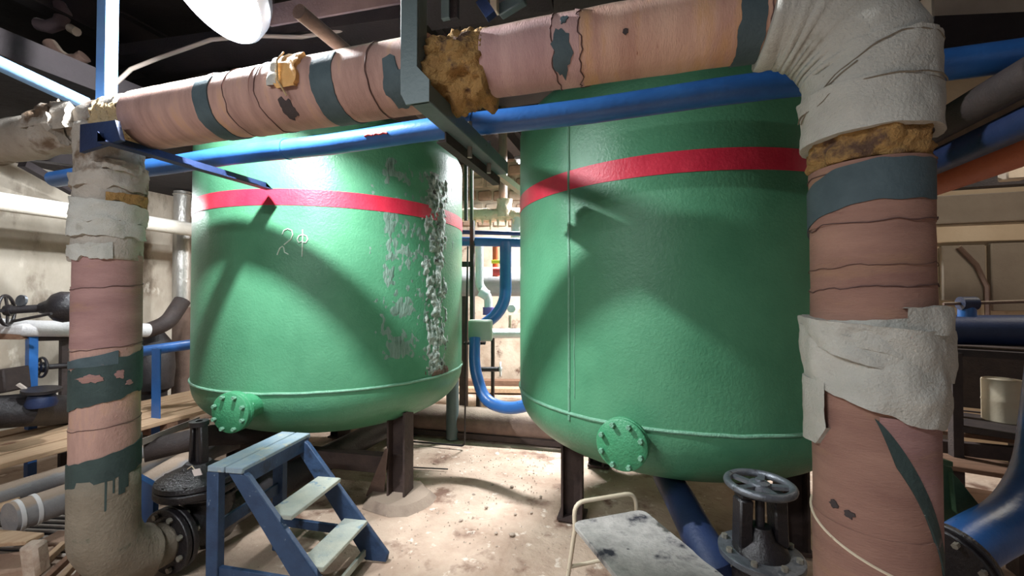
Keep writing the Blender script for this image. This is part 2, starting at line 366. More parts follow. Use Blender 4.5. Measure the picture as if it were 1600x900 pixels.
tank1 = make_tank(T1, Z_WELD, 2.366, 2.484, 'green steel tank with blistered paint and chalk marks, behind the blue stepladder', (.169,-.985), .13, .93, [((.915,-.375),.1), ((-.95,-.3),.1), ((.15,.95),.3), ((-.62,.75),-.3)])
tank2 = make_tank(T2, Z_W2, 2.377, 2.495, 'smooth green steel tank with a vertical weld, behind the handwheel valve', (-.235,-.972), .10, .93, [((-.727,-.34),.05), ((.76,-.3),.1), ((.62,.72),.3), ((-.62,.72),-.3)])
# vertical weld seam of the right tank
p = hit_cyl(889, 400, T2, R); ang = math.atan2(p.y-T2[1], p.x-T2[0])
MB().tube([side(T2, ang+.004*noise.noise(V((0,0,z*7))), R+.001, z) for z in [Z_W2-.04+i*.05 for i in range(40)]], .009, 6).build('vertical_weld', M['weld'], tank2)
MB().tube([side(T2, ang+.035+.004*noise.noise(V((3,0,z*7))), R, z) for z in [Z_W2+.1+i*.05 for i in range(16)]], .004, 6).build('paint_run', M['weld'], tank2)
# blistered, flaking strip on the right flank of the left tank
pc = hit_cyl(688, 420, T1, R); a_c = math.atan2(pc.y-T1[1], pc.x-T1[0])
def crust(a0, a1, z0, z1, na, nz, height, thr, seed, edge):
    rows = []
    for j in range(nz+1):
        z = z0+(z1-z0)*j/nz; r = []
        for i in range(na+1):
            a = a0+(a1-a0)*i/na
            w = max(0, 1-abs((i/na-.5)*2)**2)
            ez = min(1, (z-z0)/.08, (z1-z)/.08)
            h = noise.fractal(V((a*11, z*6.5, seed)), .9, 2.1, 5)+.55*noise.noise(V((a*34, z*24, seed+4)))
            h = (h*.8+edge*w-thr)*max(ez, 0)
            r.append(side(T1, a, R-.004+max(0, min(h, 1))*height, z))
        rows.append(r)
    return MB().grid(rows)
tag(crust(a_c-.20, a_c+.12, 1.0, 2.80, 70, 300, .022, .42, 3, .95).build('flaking_paint', M['crust'], tank1, sharp=60), 'grey blistered and flaking paint')
tag(crust(a_c-.62, a_c-.06, 1.06, 2.85, 90, 200, .006, .16, 9, .75).build('paint_blisters', M['weathered'], tank1, sharp=60), 'weathered grey patches in the green paint')
tag(crust(a_c+.02, a_c+.35, 1.06, 2.85, 50, 150, .004, .25, 14, .6).build('paint_blisters', M['weathered'], tank1, sharp=60), 'weathered grey patches in the green paint')
tag(crust(a_c-.16, a_c+.12, 1.0, 1.12, 50, 30, .034, .1, 6, .8).build('rust_lump', M['steel_brown'], tank1, sharp=60), 'rusty lumps on the weld')
# chalk writing "2 phi" on the left tank
def chalk(pts):
    q = []
    for x, y in pts:
        h = hit_cyl(290+.5333*x, 200+.5333*y, T1, R+.003); q.append(h)
    MB().tube(q, .0045, 5).build('chalk_stroke', M['chalk'], tank1)
chalk([(283,312),(288,300),(299,295),(311,300),(314,312),(308,326),(296,336),(288,342)])
chalk([(268,372),(276,352),(284,346),(288,352),(290,364),(301,370)])
chalk([(343,297),(343,320),(342,350),(341,377)])
chalk([(341,332),(331,336),(327,326),(332,316),(343,312),(354,316),(358,326),(352,336),(341,334)])

# ================================================================ insulated main (horizontal) and its risers
PY = 1.512
def pz(x): return 2.645 - .03*(x+2.77)/3.44
def px_to_x(px, py=130): return H(px, py, 'y', PY-.06).x
class Axis:                                      # straight pipe axis with a camera-side angle convention
    def __init__(s, p0, p1):
        s.p0, s.p1 = V(p0), V(p1); s.L = (s.p1-s.p0).length; s.d = (s.p1-s.p0).normalized()
        c = V((0,0,CAM_Z)) - (s.p0+s.p1)/2; c -= s.d*c.dot(s.d)
        s.e1 = c.normalized(); s.e2 = s.e1.cross(s.d)
        if abs(s.d.z) > .5:                      # vertical: e2 to the picture's right
            if s.e2.dot(V((RC,RS,0))) < 0: s.e2 = -s.e2
        elif s.e2.z < 0: s.e2 = -s.e2
    def at(s, t, th, r): return s.p0+s.d*t+(s.e1*math.cos(th)+s.e2*math.sin(th))*r
def shell(ax, s0, s1, th0, th1, r, rb, ns=8, nt=40, wr=0, wsc=8, seed=0):
    """skin on a pipe between edge curves s0(th), s1(th); r outer radius, rb radius the rim drops to"""
    f0 = s0 if callable(s0) else (lambda th: s0); f1 = s1 if callable(s1) else (lambda th: s1)
    rows = []
    for j in range(-1, ns+2):
        row = []
        k = min(max(j/ns, 0), 1)
        for i in range(nt+1):
            th = th0+(th1-th0)*i/nt; s = f0(th)+(f1(th)-f0(th))*k
            rr = rb if j in (-1, ns+1) else r
            if wr and j not in (-1, ns+1):
                q = ax.at(s, th, r); rr += wr*(noise.fractal(q*wsc+V((seed,0,0)), 1, 2, 4)+.25)
            row.append(ax.at(s, th, rr))
        rows.append(row)
    return MB().grid(rows)
def jag(base, amp, freq, seed, slope=0):
    return lambda th: base+slope*th+amp*noise.fractal(V((th*freq, seed, 0)), 1, 2, 4)
def seam(ax, s, r, seed, parent, amp=.008, slope=0, rad=.0022, th0=-2.2, th1=2.2):
    f = jag(s, amp, 2.2, seed, slope)
    MB().tube([ax.at(f(th), th, r) for th in [th0+(th1-th0)*i/40 for i in range(41)]], rad, 5).build('seam_wire', M['seam'], parent)
XL, XR = -2.773, .667
main = thing('insulated_main', 'long pink-brown insulated pipe running horizontally across the top of the tanks', 'pipe', (-1, PY, 2.3))
def sleeve(x0, x1, r, mat, wob=.02, seed=0):
    n = max(3, int((x1-x0)/.05)); pts = [V((x0+(x1-x0)*i/n, PY, pz(x0+(x1-x0)*i/n))) for i in range(n+1)]
    return MB().tube(pts, r, 40, wob=wob, seed=seed).build('sleeve', mat, main)
AXM = Axis((-4.6,PY,pz(-4.6)), (.667,PY,pz(.667)))
x_a, x_b, x_c, x_d, x_e = px_to_x(213,175), px_to_x(415,160), px_to_x(592,140), px_to_x(668,110), px_to_x(757,90)
RLs, RRs = .147, .124
sleeve(x_a, px_to_x(333,165), RLs, M['sleeve'], seed=1)
sleeve(px_to_x(333,165), px_to_x(376,160), RLs-.002, M['sleeve'], seed=2)
sleeve(px_to_x(376,160), x_b, RLs+.001, M['sleeve'], seed=3)
sleeve(x_b, x_c, RLs, M['sleeve'], seed=4)
sleeve(x_c, x_d, RLs-.003, M['sleeve'], seed=5)
sleeve(x_e, px_to_x(868,65), RRs, M['sleeve_main'], seed=6)
sleeve(px_to_x(868,65), px_to_x(908,60), RRs+.001, M['sleeve_main'], seed=7)
sleeve(px_to_x(908,60), px_to_x(1195,50), RRs, M['sleeve_orange'], seed=8)
sleeve(px_to_x(1195,50), .60, RRs-.001, M['sleeve_orange'], seed=9)
for i, (px, py) in enumerate(((376,160),(340,165),(425,155),(592,140),(868,65),(908,60),(1200,50))):
    seam(AXM, px_to_x(px,py)+4.6, (RLs if px < 700 else RRs)+.002, i*3.1, main, amp=.012 if px != 908 else .03)
for px0, px1, py, r, mt in ((330,352,165,RLs,'band'), (508,540,150,RLs,'band'), (1152,1192,50,RRs,'band')):
    a0, a1 = px_to_x(px0,py)+4.6, px_to_x(px1,py)+4.6
    tag(shell(AXM, jag(a0,.008,2,px0), jag(a1,.008,2,px1), -1.9, 1.15, r+.004, r-.004, 4).build('paint_band', M[mt], main), 'dark grey-green painted band')
# blotches of grey-green paint
def blotch(ax, s, th, ws, wt, r, mat, parent, seed, name='paint_blotch', n=26, lift=.004):
    vs = [ax.at(s, th, r+lift)]; fr = (.2,.4,.6,.8,1)
    for q in fr+(1.03,):
        for i in range(n):
            a = 2*PI*i/n; k = q*(1+.55*noise.fractal(V((math.cos(a)*1.6, math.sin(a)*1.6, seed)), 1, 2, 3))
            vs.append(ax.at(s+ws*k*math.cos(a), th+wt*k*math.sin(a), r+lift if q <= 1 else r-.006))
    fs = [(0, 1+i, 1+(i+1) % n) for i in range(n)]+[(1+m_*n+i, 1+(m_+1)*n+i, 1+(m_+1)*n+(i+1) % n, 1+m_*n+(i+1) % n) for m_ in range(5) for i in range(n)]
    return MB().add(vs, fs).build(name, mat, parent)
blotch(AXM, px_to_x(632,135)+4.6, -.15, .055, .62, RLs, M['band'], main, 2)
blotch(AXM, px_to_x(880,70)+4.6, -.05, .035, .6, RRs, M['band'], main, 5)
blotch(AXM, px_to_x(462,150)+4.6, -.3, .04, .3, RLs, M['hole'], main, 8, 'torn_hole', lift=.003)
blotch(AXM, px_to_x(885,75)+4.6, .9, .012, .15, RRs, M['band'], main, 11)
blotch(AXM, px_to_x(978,48)+4.6, .25, .008, .07, RRs, M['hole'], main, 12, 'stain')
# torn flap of card on the pipe
fx = px_to_x(468,115)+4.6
tag(shell(AXM, jag(fx-.03,.015,3,1), jag(fx+.075,.02,3,2), .25, 1.35, RLs+.010, RLs-.002, 6, 20, wr=.012, wsc=16, seed=5).build('torn_flap', M['torn'], main), 'torn orange card flap')
tag(shell(AXM, jag(fx-.07,.01,3,6), jag(fx-.02,.015,3,7), .35, 1.6, RLs+.014, RLs-.002, 4, 14, wr=.012, wsc=14, seed=9).build('torn_flap', M['cloth'], main), 'peeling pale wrapping')
MB().tube([AXM.at(fx-.02, 1.3, RLs+.03), AXM.at(fx-.01, .9, RLs+.035), AXM.at(fx+.0, .4, RLs+.03), AXM.at(fx+.02, .05, RLs+.02)], .004, 6).build('string', M['straw'], main)
# bare pipe and exposed wool
MB().tube([(px_to_x(640,120),PY,pz(-.8)), (x_e+.03,PY,pz(-.4))], .085, 28).build('bare_pipe', M['steel_dark'], main)
n = 26; pts = [V((x_d-.03+(x_e-x_d+.05)*i/n, PY, pz(x_d))) for i in range(n+1)]
m = MB(); vs = []
for i in range(n+1):
    for k in range(72):
        th = 2*PI*k/72; q = V((0, math.cos(th), math.sin(th)))
        base = RRs+.004+(.014 if th > PI else 0)
        h = noise.fractal(pts[i]*11+q*2.3, .8, 2.1, 6)*.040-abs(noise.noise(pts[i]*14+q*2.6))*.03+noise.noise(pts[i]*46+q*9)*.007 + .018*max(0, -q.z)
        vs.append(pts[i]+q*(base+h if 0 < i < n else .09))
m.add(vs, [(i*72+k, i*72+(k+1) % 72, (i+1)*72+(k+1) % 72, (i+1)*72+k) for i in range(n) for k in range(72)])
tag(m.build('exposed_wool', M['wool'], main, sharp=180), 'exposed yellow glass wool')
# tee at the left: cloth-wrapped run beyond the left riser
n = 40; xs = [-5.2+(x_a-.02+5.2)*i/n for i in range(n+1)]
m = MB().tube([(x,PY,pz(-2.8)+.02) for x in xs], [.122+.014*noise.fractal(V((x*5,1,0)),1,2,3) for x in xs], 48, wob=.13, seed=3)
tag(m.build('cloth_wrap', M['cloth_old'], main, sharp=180), 'crumpled stained cloth wrapping')
for k, (xx, th) in enumerate(((-2.95,.7), (-3.1,.9), (-3.05,.1))):
    s_ = xx+4.6
    shell(AXM, jag(s_-.09,.03,3,k), jag(s_+.1,.03,3,k+5), th-.5, th+.6, .155, .12, 6, 14, wr=.03, wsc=12, seed=k).build('loose_cloth', M['cloth_old'], main)
# straw-like wool round the tee
m = MB(); c = V((-2.58, PY, pz(-2.6)))
rows = []
for i in range(31):
    row = []
    for k in range(49):
        th = 2*PI*k/48; x = -2.72+.21*i/30; q = V((0, math.cos(th), math.sin(th)))
        h = .13+.022*noise.fractal(V((x,0,0))*14+q*3, .8, 2.2, 5)+.012*noise.noise(V((x,0,0))*60+q*9)
        row.append(V((x, PY, c.z))+q*(h if 0 < i < 30 else .08))
    rows.append(row)
tag(m.grid(rows).build('straw_wool', M['straw'], main, sharp=180), 'frayed straw-coloured insulation')

# ---- right riser and elbow
RV = .147
rr_ = thing('insulated_riser', 'thick rosy-brown insulated riser with a grey cloth bandage at the right', 'pipe', (XR, PY, 0))
AXR = Axis((XR,PY,0), (XR,PY,2.35))
def zr(y, dep=1.14): return CAM_Z+(461-y)/645*dep
ZC1 = zr(195)                                   # lower edge of the elbow cloth
def vsleeve(parent, x, y, z0, z1, r, mat, seed, wob=.015):
    n = max(3, int((z1-z0)/.06)); return MB().tube([(x,y,z0+(z1-z0)*i/n) for i in range(n+1)], r, 48, wob=wob, seed=seed).build('sleeve', mat, parent)
zs = [.02, zr(835), zr(655), zr(450), zr(345), zr(245)]
for i in range(len(zs)-1): vsleeve(rr_, XR, PY, zs[i], zs[i+1], RV-.002*(i % 2), M['sleeve_right'], i+20)
vsleeve(rr_, XR, PY, zr(245), zr(180), .12, M['steel_dark'], 4)
# elbow path
BR = .26
zc = pz(XR)-BR
path = [V((.40,PY,pz(.5)))]+[V((XR-BR+BR*math.sin(a), PY, pz(XR)-BR+BR*math.cos(a))) for a in [i/12*PI/2 for i in range(13)]]+[V((XR,PY,z)) for z in (zc-.04, ZC1)]
full = []
for i in range(len(path)-1):
    k = 4
    for j in range(k): full.append(path[i].lerp(path[i+1], j/k))
full.append(path[-1])
L_ = len(full); rad = [.158 if i > L_*.55 else .150+.008*i/(L_*.55) for i in range(L_)]
rad[0] = .11; rad[1] = .135; rad[-1] = .12
rad = [r*(1+.035*noise.noise(V((i*.35,0,4)))) for i, r in enumerate(rad)]
tag(MB().tube(full, rad, 72, wob=.055, seed=11).build('elbow_wrap', M['cloth'], rr_, sharp=180), 'grey cloth wrapped round the elbow')
for k, (y0, y1, sl) in enumerate(((58, 128, .010), (122, 200, -.012))):
    tag(shell(AXR, jag(zr(y1),.004,2,k), jag(zr(y0),.006,3,k+4, sl), -2, 2, .163+.004*k, .145, 10, 50, wr=.010, wsc=9, seed=k*4).build('bandage_turn', M['cloth'], rr_, sharp=60), 'overlapping bandage turn')
def fold(f, th0, th1, r):  # thin darker tubes that draw the shade in the cloth creases
    MB().tube([AXR.at(f(th), th, r+.012*(noise.noise(V((th*2,7,0))))) for th in [th0+(th1-th0)*i/30 for i in range(31)]], .0022, 5).build('fold_shade', M['cloth_khaki'], rr_)
fold(lambda th: zr(126)-.03/(1+math.exp((th+.55)*14))+.004*noise.noise(V((th*4,2,0))), -1.5, 1.5, .171)
fold(lambda th: zr(60)-.085*max(0,.5-th)**1.2+.005*noise.noise(V((th*4,5,0))), -.9, 1.5, .166)
fold(lambda th: zr(92)-.10*max(0,-.1-th)+.004*noise.noise(V((th*4,9,0))), -1.2, -.1, .169)
# ring of exposed wool under the elbow cloth
m = shell(AXR, jag(zr(242),.006,3,1), jag(zr(186),.004,2,2), -2.2, 2.2, .137, .11, 10, 70, wr=.022, wsc=22, seed=2)
tag(m.build('exposed_wool', M['wool'], rr_, sharp=180), 'ring of exposed yellow wool')
tag(shell(AXR, (lambda th: zr(314)-.035*max(0,-th)**1.4+.006*noise.noise(V((th*3,1,0)))), (lambda th: zr(250)-.035*max(0,-th-.1)**1.4+.008*noise.noise(V((th*3,5,0)))), -1.9, 1.25, RV+.004, RV-.004, 8).build('paint_band', M['band'], rr_), 'wavy dark teal painted band')
for i, y in enumerate((255, 345, 450, 415)): seam(AXR, zr(y), RV+.001, i*2.3+1, rr_, amp=.010, slope=.004, rad=.0018 if y != 415 else .001)
# bandage in the middle
B0, B1 = zr(655), zr(490)
def tilt(b, s, seed, amp=.008): return lambda th: b-s*math.sin(th)+amp*noise.fractal(V((th*2.5, seed, 0)), 1, 2, 3)
for nm, f0, f1, r, sd in (('bandage_turn', tilt(zr(638),.055,1), tilt(zr(532),.035,2), .163, 1), ('bandage_turn', tilt(zr(570),.05,3), tilt(zr(508),.016,4,.004), .168, 5), ('bandage_turn', tilt(zr(546),.05,5), tilt(zr(500),-.012,6,.004), .158, 9)):
    tag(shell(AXR, f0, f1, -2.3, 2.3, r, .143, 14, 90, wr=.016, wsc=8, seed=sd).build(nm, M['cloth'], rr_, sharp=60), 'turn of grey bandage')
tag(shell(AXR, tilt(zr(520),.0,5), tilt(zr(484),-.01,9), .45, 1.3, .172, .15, 6, 24, wr=.008, wsc=9, seed=3).build('bandage_end', M['cloth'], rr_, sharp=60), 'folded bandage end')
tag(shell(AXR, lambda th: (zr(722)+.02*(th+1.6)) if th < -.95 else zr(718)+(th+.95)*.22, lambda th: zr(606), -1.75, -.66, .162, .143, 10, 16, wr=.012, wsc=8, seed=7).build('cloth_flap', M['cloth'], rr_, sharp=60), 'hanging cloth flap')
tag(shell(AXR, lambda th: zr(652)-.26*max(0,th-.05)**1.3-.07*min(1,(th-.05)/.3), lambda th: zr(652)-.26*max(0,th-.05)**1.3, .05, 1.35, RV+.004, RV-.003, 6, 30).build('paint_band', M['band_dark'], rr_), 'diagonal dark painted stripe')
tag(shell(AXR, lambda th: min(zr(652)-.26*max(0,th-.05)**1.3-.004, zr(650)), lambda th: zr(649), .12, 1.5, RV+.0025, RV-.003, 6, 24).build('pink_patch', M['sleeve_pink'], rr_), 'pink paint patch')
for th, y in ((-.62,806), (-.35,812)):
    blotch(AXR, zr(y), th, .012, .09, RV, M['hole'], rr_, th*9, 'scratch', n=12, lift=.002)
f = lambda th: zr(868)-.05*(th+.4)
MB().tube([AXR.at(f(th), th, RV+.002) for th in [-1.7+3.4*i/30 for i in range(31)]], .004, 6).build('tie_wire', M['cream'], rr_)
# foot elbow and flange of the right riser hidden behind its own foot
MB().cyl((XR,PY,.02), (XR,PY,.06), .21, 32).build('foot_flange', M['black'], rr_)

# ---- left riser
rl = thing('insulated_riser', 'tall pink insulated riser with dark green bands and a khaki foot elbow at the left', 'pipe', (XL, PY, 0))
AXL = Axis((XL,PY,0), (XL,PY,2.6))
def zl(y): return CAM_Z+(461-y)/645*2.13
RA = .143
zs = [zl(752), zl(670), zl(545), zl(448), zl(395)]
for i in range(4): vsleeve(rl, XL, PY, zs[i], zs[i+1], RA-.002*(i % 2), M['sleeve_pink'] if i > 1 else M['sleeve'], i+40)
n = 44; z0, z1 = zl(404), 2.62
m = MB().tube([(XL,PY,z0+(z1-z0)*i/n) for i in range(n+1)], [RA*(1.0+.03*noise.noise(V((i*.5,3,1)))) for i in range(n+1)], 56, wob=.06, seed=8)
tag(m.build('cloth_wrap', M['cloth_old'], rl, sharp=180), 'layered stained cloth wrapping')
for k, (ya, yb, sl, t0, t1, mt) in enumerate(((262,290,.02,-1.9,1.9,'cloth_old'), (312,345,-.01,-1.9,1.9,'cloth'), (340,368,-.02,-1.9,1.9,'cloth'), (378,404,.015,-1.9,.1,'cloth'), (245,262,.0,-.2,1.9,'cloth_old'), (298,312,.01,-.1,1.9,'wool'))):
    tag(shell(AXL, jag(zl(yb),.02,2.5,k), jag(zl(ya),.012,2.5,k+6,sl), t0, t1, RA+.010, RA-.01, 8, 44, wr=.014, wsc=12, seed=k*3).build('bandage_turn', M[mt], rl, sharp=60), 'strip of old bandage')
for i, y in enumerate((448, 545, 670)): seam(AXL, zl(y), RA+.001, i*1.7, rl, amp=.006, slope=.012, rad=.002)
tag(shell(AXL, jag(zl(630),.02,2,2,.03), jag(zl(566),.02,2,5,.035), -1.9, 1.9, RA+.004, RA-.004, 8).build('paint_band', M['band_dark'], rl), 'patchy dark green band')
tag(shell(AXL, jag(zl(572),.004,2,2,.01), jag(zl(553),.004,2,5,.03), -1.9, .3, RA+.005, RA-.004, 6).build('paint_band', M['band'], rl), 'thin grey-green band')
blotch(AXL, zl(592), -.45, .022, .34, RA, M['sleeve_pink'], rl, 5, 'bare_patch', lift=.007)
blotch(AXL, zl(588), .35, .022, .14, RA, M['sleeve_pink'], rl, 7, 'bare_patch', lift=.007)
blotch(AXL, zl(604), .62, .012, .12, RA, M['sleeve_pink'], rl, 9, 'bare_patch', lift=.007)
tag(shell(AXL, jag(zl(754),.012,4,2,.02), jag(zl(714),.008,3,5,.03), -1.9, 1.9, RA+.006, RA-.006, 8).build('paint_band', M['band_dark'], rl), 'dark green band with drips')
for th, y1, w in ((-.45,778,.08), (.02,800,.06), (.22,775,.05), (.45,780,.2), (.6,772,.1)):
    shell(AXL, lambda th_: zl(y1), lambda th_: zl(745), th-w/2, th+w/2, RA+.006, RA-.004, 4, 4).build('paint_drip', M['band_dark'], rl)
# foot elbow turning away from the camera to a flanged gate valve
ZE, BE = .21, .26
pth = [V((XL,PY,zl(750)))]+[V((XL, PY+BE-BE*math.cos(a), ZE+BE-BE*math.sin(a))) for a in [i/12*PI/2 for i in range(13)]]+[V((XL,PY+BE+.04,ZE))]
full = []
for i in range(len(pth)-1):
    for j in range(3): full.append(pth[i].lerp(pth[i+1], j/3))
full.append(pth[-1])
tag(MB().tube(full, [RA+.006 if i < len(full)*.8 else RA-.02 for i in range(len(full))], 56, wob=.05, seed=5).build('foot_elbow', M['cloth_khaki'], rl, sharp=180), 'khaki plastered foot elbow')

# ================================================================ valves
def bolts(t, name, mat, c, axis, R_, n, r=.014, l=.1):
    a, b, d = frame(axis)
    for k in range(n):
        th = 2*PI*(k+.5)/n; q = V(c)+(a*math.cos(th)+b*math.sin(th))*R_
        MB().lathe([(0,-.5*l),(r,-.5*l),(r,-.5*l+.018),(r*.6,-.5*l+.02),(r*.6,.5*l-.02),(r,.5*l-.018),(r,.5*l),(0,.5*l)], q, d, 6).build(name, mat, t)
def handwheel(t, c, axis, R_, mat, spokes=5, r=.014):
    a, b, d = frame(axis); c = V(c)
    w = MB(); w.ring(c, axis, R_-r, r, 40, 10); t = w.build('handwheel', mat, t)
    for k in range(spokes):
        th = 2*PI*k/spokes; q = a*math.cos(th)+b*math.sin(th)
        MB().bar(c-d*.006+q*.02, c+q*(R_-r*1.2), max(.016,R_*.2), r*.9, d).build('spoke', mat, t)
    MB().lathe([(0,.028),(.018,.028),(.02,.02),(.042,.012),(.05,-.01),(.05,-.03),(0,-.03)], c, axis, 24).build('hub', mat, t)
# left gate valve behind the stepladder
gv = thing('gate_valve', 'black cast-iron gate valve without handwheel beside the stepladder', 'valve', (XL, 2.05, 0))
y0 = PY+BE+.04
f = MB(); f.lathe([(0,0),(.19,0),(.195,.005),(.195,.028),(.19,.032),(0,.032)], (XL,y0,ZE), (0,1,0), 40); f.build('pipe_flange', M['black'], gv)
f = MB(); f.lathe([(0,0),(.19,0),(.195,.005),(.195,.028),(.19,.032),(0,.032)], (XL,y0+.04,ZE), (0,1,0), 40); bfl = f.build('body_flange', M['black'], gv)
bolts(bfl, 'flange_bolt', M['bolt'], (XL,y0+.036,ZE), (0,1,0), .16, 8, .017, .12)
b = MB(); b.tube([(XL,y0+.06,ZE),(XL,y0+.12,ZE),(XL,y0+.2,ZE),(XL,y0+.34,ZE),(XL,y0+.4,ZE),(XL,y0+.5,ZE)], [.12,.125,.16,.16,.125,.12], 32)
b.lathe([(.15,0),(.15,.16),(.2,.2),(.2,.21)], (XL,y0+.27,ZE), (0,0,1), 32); b.build('valve_body', M['black'], gv)
cb = V((XL, y0+.20, ZE+.24))
MB().lathe([(0,0),(.225,0),(.232,.01),(.232,.04),(.225,.048),(0,.05)], cb, (0,0,1), 40)
bnf = MB().lathe([(0,0),(.225,0),(.232,.01),(.232,.04),(.225,.048),(0,.05)], cb, (0,0,1), 40).build('bonnet_flange', M['black'], gv)
MB().lathe([(0,0),(.228,0),(.232,.006),(.226,.03),(.19,.05),(.1,.09),(.07,.12),(0,.12)], cb+V((0,0,.055)), (0,0,1), 40).build('bonnet', M['black'], gv)
bolts(bnf, 'bonnet_bolt', M['black_matte'], cb+V((0,0,.045)), (0,0,1), .205, 10, .014, .1)
for s_ in (-1, 1): MB().bar(cb+V((s_*.05,0,.15)), cb+V((s_*.035,0,.42)), .03, .05, (0,1,0)).build('yoke_arm', M['black'], gv, bevel=.006)
MB().cyl(cb+V((0,0,.15)), cb+V((0,0,.40)), .017, 12).build('stem', M['black_matte'], gv)
MB().lathe([(.02,0),(.055,0),(.055,.03),(.02,.03)], cb+V((0,0,.41)), (0,0,1), 20).build('yoke_nut', M['black'], gv)
q = W(308, 738, 2.45); tg = MB().box(q, (.05,.004,.04), (V((.9,.2,.2)).normalized(), V((-.2,.95,.2)).normalized(), V((-.2,-.2,.95)).normalized())); tag(tg.build('paper_tag', M['paper'], gv), 'white paper tag on a wire')
MB().tube([W(293,733,2.47), W(300,728,2.46), W(305,735,2.45)], .003, 5).build('tag_wire', M['cream'], gv)
MB().tube([(XL,y0+.5,ZE),(XL,3.4,ZE),(XL,4.6,ZE)], .115, 24).build('outlet_pipe', M['black_matte'], gv)
# right gate valve with the grey handwheel
VX, VY = W(1187, 757, 1.94).x, W(1187, 757, 1.94).y
ZWH = W(1187, 757, 1.94).z
gr = thing('gate_valve', 'black gate valve with a grey five-spoke handwheel in front of the right tank', 'valve', (VX, VY, 0))
handwheel(gr, (VX,VY,ZWH), (0,0,1), .152, M['wheel'], 5, .018)
ZB = W(1190, 880, 1.9).z
for s_ in (-1, 1):
    d = V((RC,RS,0))*s_
    MB().bar(V((VX,VY,ZB+.06))+d*.085, V((VX,VY,ZWH-.06))+d*.078, .062, .075, (-RS,RC,0)).build('yoke_arm', M['black'], gr, bevel=.008)
MB().bar((VX,VY,ZWH-.06), (VX,VY,ZWH-.03), .21, .07, (-RS,RC,0)).build('yoke_bridge', M['black'], gr, bevel=.008)
MB().cyl((VX,VY,ZB), (VX,VY,ZWH-.01), .02, 14).build('stem', M['black_matte'], gr)
bnf = MB().lathe([(0,0),(.17,0),(.178,.006),(.178,.03),(.17,.036),(0,.037)], (VX,VY,ZB), (0,0,1), 40).build('bonnet_flange', M['wheel'], gr)
MB().lathe([(.12,0),(.11,.03),(.06,.07),(.045,.12),(0,.12)], (VX,VY,ZB+.03), (0,0,1), 30).build('stuffing_box', M['black'], gr)
bolts(bnf, 'bonnet_bolt', M['bolt'], (VX,VY,ZB+.015), (0,0,1), .152, 8, .014, .08)
b = MB(); b.lathe([(.10,ZB-.2),(.15,ZB-.16),(.15,ZB)], (VX,VY,0), (0,0,1), 30); b.tube([(VX-.24,VY+.08,.2),(VX-.1,VY+.02,.2),(VX+.1,VY,.2),(VX+.22,VY,.2)], [.11,.14,.14,.11], 26); b.build('valve_body', M['black'], gr)
# dark blue pipe from under the right tank to that valve
bp = MB().tube([W(1042,745,2.75), W(1062,780,2.45), W(1092,838,2.15), W(1118,880,1.98), (VX-.12,VY+.06,.22)], [.088]*5, 24)
tag(bp.build('drain_pipe', M['blue_dark']), 'dark blue pipe slanting from under the right tank to the handwheel valve', 'pipe')

# ================================================================ blue cross pipe, hangers and brackets
bl = thing('blue_cross_pipe', 'long glossy blue pipe crossing in front of both green tanks', 'pipe', (-.5, 1.95, 2.5))
MB().tube([(-4.2+i*.25,1.95,2.59+.006*math.sin(i*1.1)) for i in range(27)], .057, 32).build('pipe', M['blue'], bl)
for px, py in ((438, 236), (735, 196)):
    x = H(px, py, 'y', 1.9).x; MB().ring((x,1.95,2.59), (1,0,0), .058, .005, 32, 6).build('weld_bead', M['blue'], bl)
AXB = Axis((-4.2,1.95,2.59), (2.3,1.95,2.59))
for k, (pa, pb) in enumerate((((571,208),(583,205)), ((585,209),(594,206)), ((595,208),(606,203)))):
    a, b = H(*pa,'y',1.9), H(*pb,'y',1.9)
    MB().tube([AXB.at(a.x+4.2,.25,.0575), AXB.at((a.x+b.x)/2+4.2,.34,.0575), AXB.at(b.x+4.2,.25,.0575)], .006, 6).build('red_mark', M['red'], bl)
# hanger strap and under-slung channel in the middle
hx = H(641, 80, 'y', 1.34).x
hg = thing('pipe_hanger', 'grey-green steel hanger post and channel carrying the two pipes', 'bracket', (hx, 1.34, 2.4))
MB().box((hx,1.335,3.385), (.07,.012,1.85)).build('post', M['steel_green'], hg, bevel=.002)
MB().box((hx+.029,1.372,3.385), (.012,.062,1.85)).build('post_flange', M['steel_green'], hg, bevel=.002)
MB().extrude([(-.04,0),(.04,0),(.04,.07),(-.04,.07)], (hx+.045,1.33,2.42), (hx+.045,2.27,2.42)).build('channel', M['steel_green'], hg, bevel=.003)
MB().extrude(L_poly(.045,.045,.007), (hx+.02,1.60,2.375), (hx+.02,2.32,2.375)).build('angle_bar', M['steel_dark'], hg)
MB().add([(hx-.03,1.328,2.60),(hx+.03,1.328,2.56),(hx+.085,1.328,2.50),(hx+.085,1.328,2.42),(hx-.01,1.328,2.42),(hx-.03,1.328,2.46)]+[(x,1.34,z) for x,z in ((hx-.03,2.60),(hx+.03,2.56),(hx+.085,2.50),(hx+.085,2.42),(hx-.01,2.42),(hx-.03,2.46))], [(0,1,2,3,4,5),(11,10,9,8,7,6)]+[(k,(k+1)%6,6+(k+1)%6,6+k) for k in range(6)]).build('corner_plate', M['steel_green'], hg)
for y in (1.80, 2.06): MB().cyl((hx+.045,y,2.37), (hx+.045,y,2.54), .012, 8).build('hanger_bolt', M['bolt'], hg)
